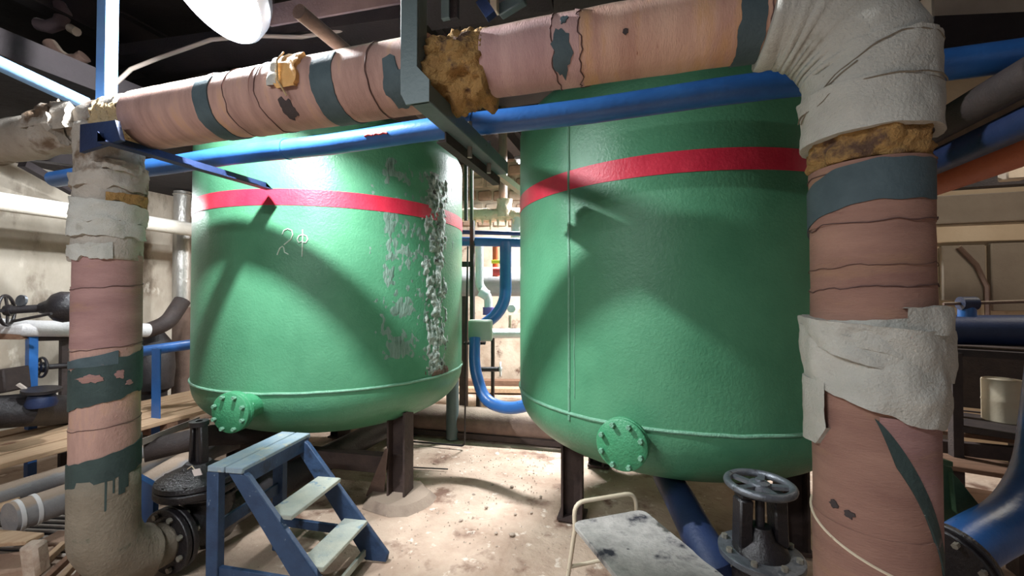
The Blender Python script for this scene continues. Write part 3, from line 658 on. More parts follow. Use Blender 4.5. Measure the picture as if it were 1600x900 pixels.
# left: hanger post in lamplit blue, bracket under the tee
lx = H(168, 60, 'y', PY).x
lp = thing('hanger_post', 'blue hanger post with lamp light in its pale colour, above the left riser', 'post', (lx, PY, 2.7))
MB().box((lx,PY,3.5), (.085,.06,1.66)).build('post', M['blue_lit'], lp, bevel=.006)
lb = thing('pipe_bracket', 'dark navy angle bracket poking out under the left tee', 'bracket', (-2.51, 1.8, 2.47))
MB().extrude(L_poly(-.06,.055,.007), (-2.48,1.30,2.45), (-2.48,2.24,2.45)).build('angle_bar', M['blue_dark'], lb)
MB().add([(-2.66,1.325,2.57),(-2.40,1.325,2.56),(-2.36,1.325,2.46),(-2.66,1.325,2.43),(-2.66,1.345,2.57),(-2.40,1.345,2.56),(-2.36,1.345,2.46),(-2.66,1.345,2.43)],[(0,1,2,3),(7,6,5,4),(0,4,5,1),(1,5,6,2),(2,6,7,3),(3,7,4,0)]).build('gusset_plate', M['blue_dark'], lb)
tag(MB().tube([W(-420,-96,1.62), W(-60,72,1.95), W(60,128,2.1), W(135,163,2.2)], .036, 16).build('brace_tube', M['blue_lit']), 'blue slanting tube brace with lamp light in its pale colour, at the top left', 'brace')

# ================================================================ lamps
def lamp_head(label, loc, d, Rl, power, size, col, em, group=None, shift=(0,0,0)):
    t = thing('dome_lamp', label, 'lamp', loc, group)
    d = V(d).normalized(); light_at = V(loc); loc = V(loc)-d*(.035+size)+V(shift)
    le = MB(); le.lathe([(0,.03),(Rl*.5,.025),(Rl*.9,.008),(Rl,0)], loc, d, 48); le.build('lens', emission('lamp_lens_'+str(len(bpy.data.materials)), col, em), t)
    MB().lathe([(Rl,0),(Rl,.064),(Rl+.016,.068),(Rl+.024,.05),(Rl+.012,-.01)], loc, d, 48).build('rim', M['rim'], t)
    MB().lathe([(Rl+.012,-.005),(Rl*.95,-.06),(Rl*.7,-.14),(Rl*.35,-.2),(.08,-.22),(.08,-.34),(0,-.35)], loc, d, 40).build('housing', M['housing'], t)
    ld = bpy.data.lights.new('lamp_light', 'POINT'); ld.energy = power; ld.color = col[:3]; ld.shadow_soft_size = size
    l = bpy.data.objects.new('lamp_light', ld); COL.objects.link(l); l.parent = t; l.location = (0,0,0)
    return t
def tube_lamp(label, loc, L, d, power, col, em, along=(1,0,0)):
    t = thing('tube_lamp', label, 'lamp', loc, 'ceiling tube lamps'); loc = V(loc); al = V(along)
    MB().bar(loc-al*L/2, loc+al*L/2, .16, .05).build('housing', M['housing'], t, bevel=.01)
    side_ = V((0,0,1)).cross(al)
    for s_ in (-1, 1): MB().cyl(loc-al*(L/2-.03)+side_*(.04*s_)-V((0,0,.045)), loc+al*(L/2-.03)+side_*(.04*s_)-V((0,0,.045)), .014, 12).build('tube', emission('tube_glow_'+str(len(bpy.data.materials)), col, em), t)
    for s_ in (-1, 1): MB().cyl(loc+al*(L*.35*s_), (loc+al*(L*.35*s_)).xy.to_3d()+V((0,0,4.33)), .006, 6).build('hanger_rod', M['steel_dark'], t)
    l = area_light('lamp_light', loc-V((0,0,.09)), d, L, power, col[:3], size_y=.14); l.parent = t; l.location = (0,0,-.09)
    if abs(al.y) > .5: l.rotation_euler = (0,0,PI/2)
    return t
WHITE = (.93,.97,1,1)
key = lamp_head('round white flood lamp glowing above the insulated main', KEY_LOC, KEY_DIR, .26, KEY_POWER, .045, WHITE, .5, shift=(-.09,-.02,.05))
MB().bar(KEY_LOC-KEY_DIR*.33, (KEY_LOC-KEY_DIR*.33).xy.to_3d()+V((0,0,4.34)), .03, .03).build('hanger', M['steel_dark'], key)
tube_lamp('tube lamp hanging behind the gap between the tanks', BACK_LOC, 1.2, (0,0,-1), BACK_POWER, WHITE, 6)
lamp_head('small round lamp under the left soffit behind the left riser', LEFT_LOC, (-.35,.1,-.9), .10, LEFT_POWER, .05, WHITE, 4)
_ll = [o for o in bpy.data.objects if o.name.startswith('dome_lamp')][-1]
MB().cyl(LEFT_LOC+V((.14,-.03,.36)), (LEFT_LOC+V((.14,-.03,0))).xy.to_3d()+V((0,0,3.16)), .012, 8).build('hanger_rod', M['steel_dark'], _ll)
tube_lamp('tube lamp hanging by the right rear wall', RIGHT_LOC, 1.2, (0,0,-1), RIGHT_POWER, (1,.90,.76,1), 6)
tube_lamp('added fill lamp with tubes, hanging unseen behind the camera', FILL_LOC, 1.2, (0,0,-1), FILL_POWER, WHITE, 6)

# ================================================================ stepladder
O = H(323, 728, 'z', .775)
ew = V((.0,0,0)); q2 = H(440, 674, 'z', .775); ew = (q2-O); ew.z = 0; LW = ew.length; ew.normalize(); ed = V((ew.y,-ew.x,0))
sl = thing('stepladder', 'small blue wooden stepladder with worn treads on the floor', 'ladder', (O.x+.2*ed.x+.3*ew.x, O.y+.2*ed.y+.3*ew.y, 0))
UPZ = V((0,0,1)); AX = (ed, ew, UPZ)
def lp_(d, w, z): return V((O.x,O.y,0))+ed*d+ew*w+UPZ*z
HT = .775; WI = LW-.05
for k in range(2): MB().box(lp_(.055+.112*k, LW/2, HT-.016), (.106,LW,.032), AX).build('top_board', M['step_top'], sl, bevel=.004)
MB().box(lp_(.21, LW/2, HT-.06), (.022,LW-.03,.085), AX).build('apron', M['step_blue'], sl, bevel=.003)
MB().box(lp_(.02, LW/2, HT-.06), (.022,LW-.03,.085), AX).build('apron', M['step_blue'], sl, bevel=.003)
# slanting stringers
dx0, dx1 = .17, .76
for w in (.03, LW-.05):
    m = MB(); t_ = .034
    pts2 = [(dx0-.05,HT-.035),(dx0+.05,HT-.035),(dx0+.075,HT-.05),(dx1+.055,.05),(dx1+.045,.0),(dx1-.10,.0)]
    vs = [lp_(d, w-t_/2, z) for d, z in pts2]+[lp_(d, w+t_/2, z) for d, z in pts2]
    m.add(vs, [tuple(range(6)),tuple(range(6,12))[::-1]]+[(i,6+i,6+(i+1)%6,(i+1)%6) for i in range(6)]); m.build('stringer', M['step_blue'], sl, bevel=.004)
    MB().box(lp_(.03, w, (HT-.035)/2), (.075,.05,HT-.035), AX).build('leg', M['step_blue'], sl, bevel=.004)
    MB().bar(lp_(.05, w, .19), lp_(dx1-.22, w, .17), .025, .055).build('side_brace', M['step_blue'], sl, bevel=.003)
MB().bar(lp_(.03,.03,.42), lp_(.03,LW-.05,.42), .022, .07).build('rail', M['step_blue'], sl, bevel=.003)
for z, dd in ((.505,.405), (.245,.595)):
    MB().box(lp_(dd, LW/2-.01, z), (.165,LW-.11,.026), AX).build('tread', M['step_tread'], sl, bevel=.004)
MB().bar(lp_(.66,.05,.05), lp_(.66,LW-.07,.05), .02, .045).build('rail', M['step_tread'], sl, bevel=.003)

# ================================================================ stool with cream tube frame
ST = .47
A_, B_, C_ = H(893,815,'z',ST), H(1005,795,'z',ST), H(1112,905,'z',ST)
eu = (B_-A_); eu.z = 0; SW = eu.length; eu.normalize(); ev = V((eu.y,-eu.x,0)); SL = .66
so = thing('step_stool', 'low stool with a scuffed grey board and cream tube handle, bottom centre right', 'stool', (A_+eu*SW/2+ev*SL/2).xy.to_3d())
def sp(u, v, z): return A_.xy.to_3d()+eu*u+ev*v+UPZ*z
rc = .05; outl = []
for cu, cv, a0 in ((rc,rc,PI),(SW-rc,rc,1.5*PI),(SW-rc,SL-rc,0),(rc,SL-rc,.5*PI)):
    for i in range(6): a = a0+i/5*PI/2; outl.append((cu+rc*math.cos(a), cv+rc*math.sin(a)))
n = len(outl); vs = [sp(u,v,ST) for u, v in outl]+[sp(u,v,ST-.028) for u, v in outl]
MB().add(vs, [tuple(range(n)), tuple(range(n,2*n))[::-1]]+[(i,n+i,n+(i+1)%n,(i+1)%n) for i in range(n)]).build('seat_board', M['stool_top'], so, bevel=.004)
def bend(pts, r, k=5):
    out = [pts[0]]
    for i in range(1, len(pts)-1):
        a, b, c = pts[i-1], pts[i], pts[i+1]; d0 = (a-b).normalized(); d1 = (c-b).normalized()
        p, q = b+d0*r, b+d1*r
        for j in range(k+1):
            t = j/k; out.append(p*(1-t)**2+b*2*t*(1-t)+q*t*t)
    return out+[pts[-1]]
MB().tube(bend([sp(.03,-.02,ST-.08), sp(.03,-.03,ST+.085), sp(SW-.03,-.03,ST+.085), sp(SW-.03,-.02,ST-.08)], .07), .012, 10).build('handle', M['cream'], so)
for u, ou in ((.03,-.05), (SW-.03,.05)):
    MB().tube(bend([sp(u,-.02,ST-.06), sp(u+ou,-.05,0.01)], .05), .012, 10).build('leg', M['cream'], so)
    MB().tube(bend([sp(u,SL-.06,ST-.03), sp(u+ou,SL+.02,0.01)], .05), .012, 10).build('leg', M['cream'], so)
MB().tube([sp(.0,-.035,.2), sp(SW,-.035,.2)], .010, 8).build('stretcher', M['cream'], so)

# ================================================================ between the tanks
# floor pipes
tag(MB().tube([H(560,640,'z',.19), H(645,650,'z',.19), H(880,668,'z',.19), H(1060,690,'z',.19)], .165, 28, wob=.03).build('floor_pipe', M['pipe_dirty']), 'fat dirty brown pipe lying on the floor behind the tanks', 'pipe')
tag(MB().tube([H(600,659,'z',.05), H(760,676,'z',.05), H(920,690,'z',.05)], .028, 12).build('floor_conduit', M['white']), 'thin pale conduit along the floor in front of the fat brown pipe', 'conduit')
tag(MB().bar(H(600,668,'z',.05), H(960,700,'z',.05), .09, .06).build('floor_angle', M['leg']), 'rusty steel bar lying along the pale conduit', 'bar')
# standpipe between the tanks (the grey-green post)
tag(MB().tube([H(707,642,'y',4.55).xy.to_3d()+V((0,0,.0)), H(707,642,'y',4.55).xy.to_3d()+V((0,0,.75))], .075, 16).build('stub_post', M['steel_green']), 'short grey-green post rising behind the left tank', 'post')
# blue loop pipe
D1 = 4.75
lo = thing('blue_standpipe', 'blue pipe frame with a hanging leg seen between the tanks', 'pipe', W(790,500,D1).xy.to_3d())
MB().tube([W(700,377,D1), W(760,378,D1), W(840,380,D1)], .052, 16).build('header', M['blue'], lo)
MB().tube(bend([W(790,378,D1), W(790,482,D1), W(755,508,D1)], .22, 8), .068, 18).build('drop_leg', M['blue'], lo)
tag(MB().tube([W(700,362,D1+.3), W(840,366,D1+.3)], .026, 12).build('rail_pipe', M['blue_dark']), 'thin navy pipe just above the blue header', 'pipe')
tag(MB().tube(bend([W(742,528,4.45), W(741,575,4.35), W(757,627,4.25), W(795,640,4.1), W(845,628,3.95)], .14, 5), .06, 18).build('blue_hose_pipe', M['blue']), 'blue pipe curving from the control box under the right tank', 'pipe')
# control box on a black strut
cbx = thing('control_box', 'pale green-grey control box on a black strut between the tanks', 'box', W(751,530,4.6).xy.to_3d()+V((0,0,1.2)))
c = W(751,516,4.6); axb = (V((RC,RS,0)), V((-RS,RC,0)), UPZ)
MB().box(c, (.26,.16,.23), axb).build('case', M['box_green'], cbx, bevel=.012)
MB().box(c-V((-RS,RC,0))*.085, (.235,.012,.205), axb).build('lid', M['box_green'], cbx, bevel=.004)
MB().bar(W(738,535,4.7), W(738,345,4.7), .045, .045, (0,1,0)).build('strut', M['steel_dark'], cbx)
MB().box(W(742,536,4.6), (.24,.14,.02), axb).build('shelf_plate', M['black_matte'], cbx)
MB().bar(W(722,413,4.68), W(740,413,4.68), .03, .06).build('cross_bar', M['steel_dark'], cbx)
tag(MB().tube(bend([W(731,385,4.4), W(728,540,4.3), H(726,697,'z',.02), H(646,690,'z',.02)], .05, 4), .010, 8).build('drop_cable', M['black_matte']), 'black cable dropping to the floor and bending left', 'cable')
tag(MB().tube([H(640,730,'z',.012), H(700,733,'z',.012)], .006, 6).build('floor_wire', M['black_matte']), 'short thin wire on the floor by the left tank leg', 'wire')
# white pipework behind
wp = thing('white_pipe', 'white lagged pipe with an elbow behind the control box', 'pipe', W(758,480,5.4).xy.to_3d())
MB().tube(bend([W(749,385,5.4), W(749,448,5.4), W(763,462,5.4), W(763,490,5.4)], .08, 4), .055, 16).build('pipe', M['white'], wp)
MB().cyl(W(763,480,5.4), W(763,492,5.4), .072, 16).build('violet_collar', M['purple'], wp)
MB().cyl(W(750,455,5.38), W(762,462,5.38), .07, 16).build('elbow_sleeve', M['white'], wp)
hp = thing('white_header', 'white horizontal pipe with a small gauge between the tanks', 'pipe', W(790,520,5.6).xy.to_3d())
MB().tube([W(740,521,5.6), W(850,521,5.6)], .065, 16).build('pipe', M['white'], hp)
MB().bar(W(770,521,5.6), W(770,521,5.6).xy.to_3d(), .04, .04, (0,1,0)).build('stand', M['steel_dark'], hp)
MB().cyl(W(797,512,5.5), W(797,492,5.5), .022, 10).build('gauge_stem', M['rust_cream'], hp)
g0 = W(799,482,5.45); gd = V((RS,-RC,0)); MB().lathe([(0,.03),(.05,.03),(.056,.024),(.056,0),(0,0)], g0, gd, 24).build('gauge', M['white'], hp)
hv = thing('small_valve', 'small handwheel valve lying behind the blue curved pipe', 'valve', W(765,577,5.2).xy.to_3d())
MB().cyl(W(748,577,5.2), W(782,577,5.2), .03, 12).build('stem', M['black_matte'], hv)
a_ = (W(782,577,5.2)-W(748,577,5.2)).normalized(); hw_ = MB().ring(W(782,577,5.2), a_, .085, .012, 24, 8).build('handwheel', M['white'], hv)
MB().bar(W(748,577,5.2), W(748,577,5.2).xy.to_3d(), .05, .05, (0,1,0)).build('stand', M['steel_dark'], hv)
MB().lathe([(0,-.02),(.03,-.02),(.03,.02),(0,.02)], W(782,577,5.2), a_, 12).build('hub', M['white'], hw_)
for k in range(2): MB().bar(W(782,577,5.2)+V((0,0,.08)) if k == 0 else W(782,577,5.2)+a_.cross(UPZ)*.08, W(782,577,5.2)-V((0,0,.08)) if k == 0 else W(782,577,5.2)-a_.cross(UPZ)*.08, .014, .014, a_).build('spoke', M['white'], hw_)
cr = thing('flaky_pipe', 'cream pipe with flaking lagging high up between the tanks', 'pipe', W(780,335,5.7).xy.to_3d()+V((0,0,2.7)))
MB().tube([W(722+i*5,336,5.7) for i in range(21)], .09, 20, wob=.35, seed=2).build('pipe', M['rust_cream'], cr)
MB().tube([W(788,312+i*4,5.68) for i in range(8)], .105, 18, wob=.2, seed=4).build('tee', M['rust_cream'], cr)
for k in range(6):
    p = W(742+k*12, 343, 5.62); MB().cone(p, p-V((0,0,.06+.1*random.random())), .022, .003, 7).build('hanging_flake', M['rust_cream'], cr)
tag(MB().tube([W(808,334,5.7), W(808,372,5.7)], .085, 18).build('white_stub_pipe', M['white']), 'short white pipe hanging below the flaky cream pipe', 'pipe')
tag(MB().tube([W(786,345,5.75), W(786,120,5.75)], .06, 14).build('brown_drop_pipe', M['pipe_dirty']), 'brown upright pipe entering the flaky cream pipe', 'pipe')
tag(MB().tube([W(735,225,3.6), W(771,252,4.2), W(784,272,4.6)], .05, 14).build('brown_branch_pipe', M['pipe_dirty']), 'short brown pipe slanting under the hanger channel between the tanks', 'pipe')
pab = thing('pale_angle_bar', 'pale angle bar slanting across the gap between the tanks', 'bar', W(770,270,3.9))
MB().extrude(L_poly(.06,.06,.008), W(716,226,3.3), W(822,306,4.4)).build('angle', M['beam_pale'], pab)
MB().cyl(W(718,228,3.32), W(718,228,3.32).xy.to_3d()+V((0,0,4.34)), .006, 6).build('hanger_rod', M['steel_dark'], pab)
for k, (px, lb) in enumerate(((728,'dark upright flat bar beside the left tank'), (737,'dark upright flat bar next to the hanging wire'))):
    tag(MB().bar(W(px,225,5.0), W(px,345,5.0), .04, .02, (0,1,0)).build('upright_bar', M['steel_dark']), lb, 'bar')
tag(MB().tube([W(737,240,4.72), W(739,345,4.72)], .006, 6).build('hanging_wire', M['cable']), 'thin pale wire hanging above the control box strut', 'wire')
rv = thing('red_valve', 'red valve with a yellow lever behind the blue hanging leg', 'valve', W(775,415,5.9).xy.to_3d()+V((0,0,1.9)))
MB().tube([W(775,385,5.9), W(775,432,5.9)], .05, 14).build('body', M['orange'], rv)
MB().bar(W(768,409,5.75), W(792,409,5.75), .03, .05).build('lever', M['yellow'], rv, bevel=.005)
MB().cyl(W(770,424,5.8), W(784,424,5.8), .06, 14).build('union', M['red'], rv)
gvp = thing('grey_vessel_pipe', 'fat grey horizontal vessel behind the blue hanging leg', 'pipe', W(780,440,6.2).xy.to_3d())
MB().tube([W(700,440,6.2), W(840,440,6.2), W(1100,440,6.4)], .22, 24).build('vessel', M['pipe_grey'], gvp)
for px in (725, 900): MB().bar(W(px,440,6.25), W(px,440,6.25).xy.to_3d(), .1, .1, (0,1,0)).build('stand', M['steel_dark'], gvp)
for k, (y, lb, mt) in enumerate(((597,'orange-brown timber beam on the floor at the back wall','wood'),(607,'pale plank on the floor in front of the timber beam','wood'))):
    a, b = H(640,y,'z',.1-.04*k), H(900,y+3,'z',.1-.04*k)
    tag(MB().bar(a, b, .2, .12-.05*k).build('floor_timber', M['wood_dark'] if k == 0 else M['wood']), lb, 'timber')

# ================================================================ left side
tag(MB().tube([(-5.32,1.2,CAM_Z+.815),(-5.32,3.0,CAM_Z+.815),(-5.32,6.5,CAM_Z+.815)], .083, 22).build('cream_overhead_pipe', M['pipe_cream']), 'long cream pipe running back along the left wall', 'pipe')
fp = W(285, 390, 5.6)
fo = thing('foil_flue', 'dull aluminium upright flue pipe left of the left tank', 'pipe', (fp.x,fp.y,1.2))
MB().tube([(fp.x,fp.y,W(285,480,5.6).z),(fp.x,fp.y,W(285,300,5.6).z)], .105, 20).build('flue', M['foil'], fo)
for y in (305, 365, 478): MB().ring((fp.x,fp.y,W(285,y,5.6).z), (0,0,1), .105, .01, 24, 6).build('clamp_ring', M['foil'], fo)
MB().cyl((fp.x,fp.y,0), (fp.x,fp.y,W(285,480,5.6).z), .1, 20).build('flue_base', M['pipe_dirty'], fo)
# overhead angle frames, top left
for k, (a, b, lb) in enumerate(((W(-20,232,3.2),W(120,252,3.6),'dark angle iron above the cream overhead pipe'), (W(35,255,3.9),W(115,300,4.4),'dark slanting strut above the cream overhead pipe'), (W(60,235,4.2),W(130,280,4.8),'thin dark strut beside the left riser'))):
    tag(MB().bar(a, b, .09-.02*k, .09-.02*k).build('roof_strut', M['beam_dark']), lb, 'strut')
for k, (a, b, lb, w) in enumerate(((W(-10,352,4.6),W(300,372,6.2),'dusty brown ledge pipe under the cream overhead pipe',.07), (W(-10,378,4.8),W(110,392,5.2),'thin pale conduit on the left wall',.03), (W(20,300,5.4),W(110,255,5.2),'pale roof batten at the far left',.10))):
    tag(MB().tube([a, b], w, 10).build('wall_pipe', M['pipe_dirty'] if k == 0 else M['beam_pale']), lb, 'pipe')
# black valve with horizontal stem
bv = thing('stem_valve', 'black valve with a long horizontal stem and handwheel at far left', 'valve', W(90,505,3.7))
d = (W(15,484,3.55)-W(92,480,3.7)).normalized()
MB().lathe([(0,-.16),(.1,-.16),(.13,-.12),(.14,-.02),(.12,.03),(.07,.07),(.045,.12),(0,.12)], W(92,480,3.7), d, 24).build('bonnet', M['black'], bv)
MB().cyl(W(92,480,3.7), W(8,485,3.54), .035, 14).build('stem', M['black_matte'], bv)
handwheel(bv, W(10,485,3.54), d, .14, M['black'], 4, .013)
MB().tube(bend([W(20,502,3.5), W(45,497,3.5), W(80,490,3.5)], .05), .012, 8).build('lever', M['black_matte'], bv)
MB().lathe([(0,0),(.05,0),(.05,.02),(0,.02)], W(36,470,3.6), (.2,-1,.1), 20).build('gauge', M['wheel'], bv)
wt = thing('white_lagged_pipe', 'white lagged pipe on a blue stand at far left', 'pipe', W(70,600,3.8).xy.to_3d())
MB().tube([W(-40,508,3.7), W(42,513,3.75), W(120,514,4.0), W(230,516,4.6)], .075, 18, wob=.05).build('lagging', M['white'], wt)
MB().bar(W(50,515,3.8), W(50,600,3.8).xy.to_3d(), .06, .06, (0,1,0)).build('stand_post', M['blue'], wt)
MB().bar(W(100,520,4.0), W(100,600,4.0).xy.to_3d(), .05, .05, (0,1,0)).build('stand_post', M['steel_dark'], wt)
MB().bar(W(45,527,3.8), W(104,526,4.0), .05, .07).build('stand_rail', M['steel_dark'], wt)
MB().bar(W(-30,524,3.72), W(45,525,3.78), .16, .05).build('shelf_board', M['wood_dark'], wt)
sv = thing('stem_valve', 'small black handwheel on a short stem below the white lagged pipe', 'valve', W(85,600,3.9))
d = (W(64,574,3.85)-W(100,571,4.0)).normalized()
MB().cyl(W(66,574,3.85), W(104,571,4.0), .025, 10).build('stem', M['black_matte'], sv)
handwheel(sv, W(65,574,3.85), d, .10, M['black'], 3, .011)
# blue pipe and angle behind the left riser
tag(MB().tube([W(215,550,4.3), W(300,538,4.5)], .055, 14).build('blue_stub_pipe', M['blue']), 'short blue pipe between the left riser and the left tank', 'pipe')
tag(MB().extrude(L_poly(.12,.05,.01), V((W(237,636,4.2).x,W(237,636,4.2).y,0)), W(237,545,4.2), (0,1,0)).build('blue_angle_post', M['blue']), 'bright blue angle post behind the left riser', 'post')
tag(MB().tube(bend([W(222,520,4.9), W(262,505,5.0), W(285,470,5.2)], .1), .09, 14).build('rusty_bend_pipe', M['steel_dark']), 'dark rusty bent pipe at the foot of the aluminium flue', 'pipe')
tag(MB().lathe([(0,0),(.14,0),(.14,.5),(.2,.55),(.22,.8),(.2,1.1),(.1,1.25),(.05,1.33),(0,1.33)], V((W(240,560,5.2).x, W(240,560,5.2).y, 0)), (0,0,1), 20).build('dark_pump', M['black_matte']), 'dark pump shape behind the left riser', 'pump')
# timber deck
td = thing('timber_deck', 'low deck of old boards running back along the left side', 'deck', (-5,3,0))
for k, (x0, x1, ya, yb) in enumerate(((-4.72,-4.50,1.0,4.9), (-4.98,-4.75,1.2,5.2), (-5.25,-5.02,1.0,5.0), (-5.5,-5.28,1.1,4.7))):
    MB().box(((x0+x1)/2,(ya+yb)/2,.455+.006*k), (x1-x0,yb-ya,.045)).build('plank', M['wood'], td, bevel=.006)
for y in (1.6, 3.0, 4.3): MB().box((-5.0,y,.36), (1.0,.1,.14)).build('bearer', M['wood_dark'], td)
for y in (1.6, 3.0, 4.3):
    for x in (-5.4,-4.6): MB().box((x,y,.145), (.1,.1,.29)).build('post', M['wood_dark'], td)
# lagged dark pipe with rubbish lying on the deck
tag(MB().tube([W(-60,648,3.3), W(40,640,3.5), W(120,640,4.1), W(200,630,4.7)], .13, 20, wob=.2, seed=4).build('torn_lagged_pipe', M['black_matte']), 'dark pipe in torn lagging lying on the timber deck', 'pipe')
bvv = thing('blue_body_valve', 'small blue and black valve on the torn lagged pipe', 'valve', W(65,640,3.5))
MB().lathe([(0,0),(.09,0),(.1,.03),(.08,.1),(.05,.12),(0,.12)], W(65,635,3.5), (0,0,1), 20).build('body', M['blue_dark'], bvv)
MB().lathe([(0,0),(.12,0),(.12,.025),(0,.025)], W(65,612,3.5), (.1,0,1), 20).build('cap', M['black'], bvv)
MB().bar(W(28,600,3.45), W(55,618,3.5), .03, .02).build('lever', M['rod'], bvv)
tag(MB().box(W(8,595,3.6), (.22,.2,.2), (V((.9,.3,.2)).normalized(), V((-.3,.95,0)).normalized(), V((-.2,0,.97)).normalized())).build('rusty_crate', M['steel_dark'], bevel=.01), 'dark rusty box at the far left edge', 'box')
# pipes below the deck edge
tag(MB().tube([(-4.42,.8,.27),(-4.42,3,.27),(-4.42,5.2,.27)], .075, 18).build('grey_pipe', M['pipe_grey']), 'grey pipe running under the edge of the timber deck', 'pipe')
gp = thing('grey_drain_pipe', 'fat grey pipe end with white tape near the left riser', 'pipe', (-3.93,3,0))
ga = W(14,808,2.72)
GX = ga.x; GZ = .26
MB().tube([(GX,ga.y,GZ),(GX,ga.y+.7,GZ),(GX+.02,4.6,GZ)], .100, 28).build('pipe', M['pipe_grey'], gp)
for k, dy in enumerate((.04, .12, .48)): MB().lathe([(.101,-.012),(.105,-.010),(.105,.010),(.101,.012)], (GX,ga.y+dy,GZ), (.1,1,.05), 28).build('tape_ring', M['white'], gp)
# grating
gt = thing('floor_grate', 'grate of pale rods over the floor beside the left riser', 'grate', H(75,822,'z',.03).xy.to_3d())
for k in range(9):
    y = 798+k*7.5 if k < 5 else 838+(k-5)*9
    a = H(20+(-8*k), y-2, 'z', .035); b = H(150, y+4, 'z', .035)
    MB().cyl(a, b, .011, 8).build('rod', M['rod'], gt)
a, b = H(45,866,'z',.04), H(150,812,'z',.04); MB().bar(a, b, .03, .03).build('edge_bar', M['rod'], gt)
tr = [H(-30,792,'z',.016), H(175,798,'z',.016), H(175,858,'z',.016), H(-30,872,'z',.016)]
MB().add(tr+[p-V((0,0,.014)) for p in tr], [(0,1,2,3),(7,6,5,4)]+[(i,4+i,4+(i+1)%4,(i+1)%4) for i in range(4)]).build('pit_shade', M['black_matte'], gt)  # thin black sheet standing in for the dark of a pit under the rods
# loose boards and rubble at the bottom left
def board(name, c4, th, mat, label, cat='board'):
    n = len(c4); vs = [V(p) for p in c4]+[V(p)-V((0,0,th)) for p in c4]
    return tag(MB().add(vs, [tuple(range(n)), tuple(range(n,2*n))[::-1]]+[(i,n+i,n+(i+1)%n,(i+1)%n) for i in range(n)]).build(name, mat, bevel=.004), label, cat)
board('loose_board', [H(-60,852,'z',.22), H(-60,822,'z',.22), H(70,832,'z',.22), H(40,846,'z',.22)], .025, M['wood'], 'pale loose board jutting in at the bottom left')
board('loose_board', [H(-60,806,'z',.24), H(-60,775,'z',.24), H(32,776,'z',.24), H(10,792,'z',.24)], .03, M['wood'], 'pale board end above the grey pipe end at the left edge')
for k, (a, b, nth) in enumerate((((62,915),(118,862),'second'), ((84,918),(122,876),'third'), ((104,925),(132,886),'rightmost'), ((40,905),(100,850),'leftmost'))):
    tag(MB().bar(H(*a,'z',.05+.01*k), H(*b,'z',.05+.01*k), .035, .04).build('batten', M['wood'] if k % 2 else M['wood_dark'], bevel=.003), nth+(' batten from the left' if nth not in ('rightmost','leftmost') else ' batten')+' in the heap at the foot of the left riser', 'batten', 'battens in the heap')
tag(MB().box(W(55,872,2.2), (.085,.08,.17), (V((.9,.4,0)).normalized(), V((-.4,.9,.1)).normalized(), V((0,-.1,1)).normalized())).build('mortar_block', M['chip'], bevel=.015), 'upright mortar block under the loose board', 'block')
tag(MB().box(H(15,890,'z',.05), (.3,.24,.1), (V((.8,.6,0)), V((-.6,.8,0)), UPZ)).build('brick', M['brick'], bevel=.01), 'dusty brick lying at the bottom left corner', 'brick')
tag(MB().box(H(100,845,'z',.04), (.25,.16,.06), (V((.95,.3,0)).normalized(), V((-.3,.95,0)).normalized(), UPZ)).build('brick', M['brick'], bevel=.01), 'brown brick half behind the left riser', 'brick')
# under the left tank
tag(MB().tube([W(215,770,3.0), W(262,742,3.15), W(330,700,3.7), W(420,665,4.2)], .10, 18).build('grey_stub_pipe', M['pipe_grey']), 'grey pipe stub behind the left gate valve', 'pipe')
bpl = [W(213,745,2.74), W(240,760,2.74), V((W(238,792,2.74).x, W(238,792,2.74).y, 0)), V((W(214,792,2.74).x, W(214,792,2.74).y, 0))]
tag(MB().add(bpl+[p+V((-.01,.04,0)) for p in bpl], [(0,1,2,3),(7,6,5,4),(0,4,5,1),(1,5,6,2),(2,6,7,3),(3,7,4,0)]).build('blue_plate', M['blue']), 'small bright blue plate between the left riser and its valve', 'plate')
tag(MB().tube([W(225,705,3.2), W(330,680,3.5), W(470,676,4.0)], .085, 18).build('dark_pipe', M['steel_dark']), 'dark pipe passing under the left tank', 'pipe')
tag(MB().extrude(L_poly(.05,.05,.007), W(220,697,3.1), W(312,660,3.7)).build('pale_edge_angle', M['rod']), 'pale angle iron beneath the left tank nozzle', 'bar')
tag(MB().bar((T1[0]-.6,T1[1]-.55,.30), (T1[0]+.80,T1[1]-.42,.30), .1, .14).build('cross_beam', M['leg']), 'dark cross beam under the left tank', 'beam')
board('lean_plate', [H(572,772,'z',.01), H(600,775,'z',.01), W(606,700,3.35), W(602,700,3.4)], .02, M['steel_brown'], 'rusty plate leaning on the left tank leg', 'plate')
# concrete pad of the left tank leg
lgx, lgy = T1[0]+.915, T1[1]-.375
pv = []; n = 14
for i in range(n):
    a = 2*PI*i/n; k = .27*(1+.25*noise.noise(V((math.cos(a)*2, math.sin(a)*2, 3)))); pv.append((lgx+k*1.15*math.cos(a), lgy+k*math.sin(a)))
vs = [V((x,y,-.01)) for x, y in pv]+[V((lgx+(x-lgx)*.8, lgy+(y-lgy)*.8, .05)) for x, y in pv]
tag(MB().add(vs, [tuple(range(n,2*n))]+[(i,(i+1)%n,n+(i+1)%n,n+i) for i in range(n)]).build('leg_pad', M['pipe_dirty']), 'rough concrete pad under the front leg of the left tank', 'pad')

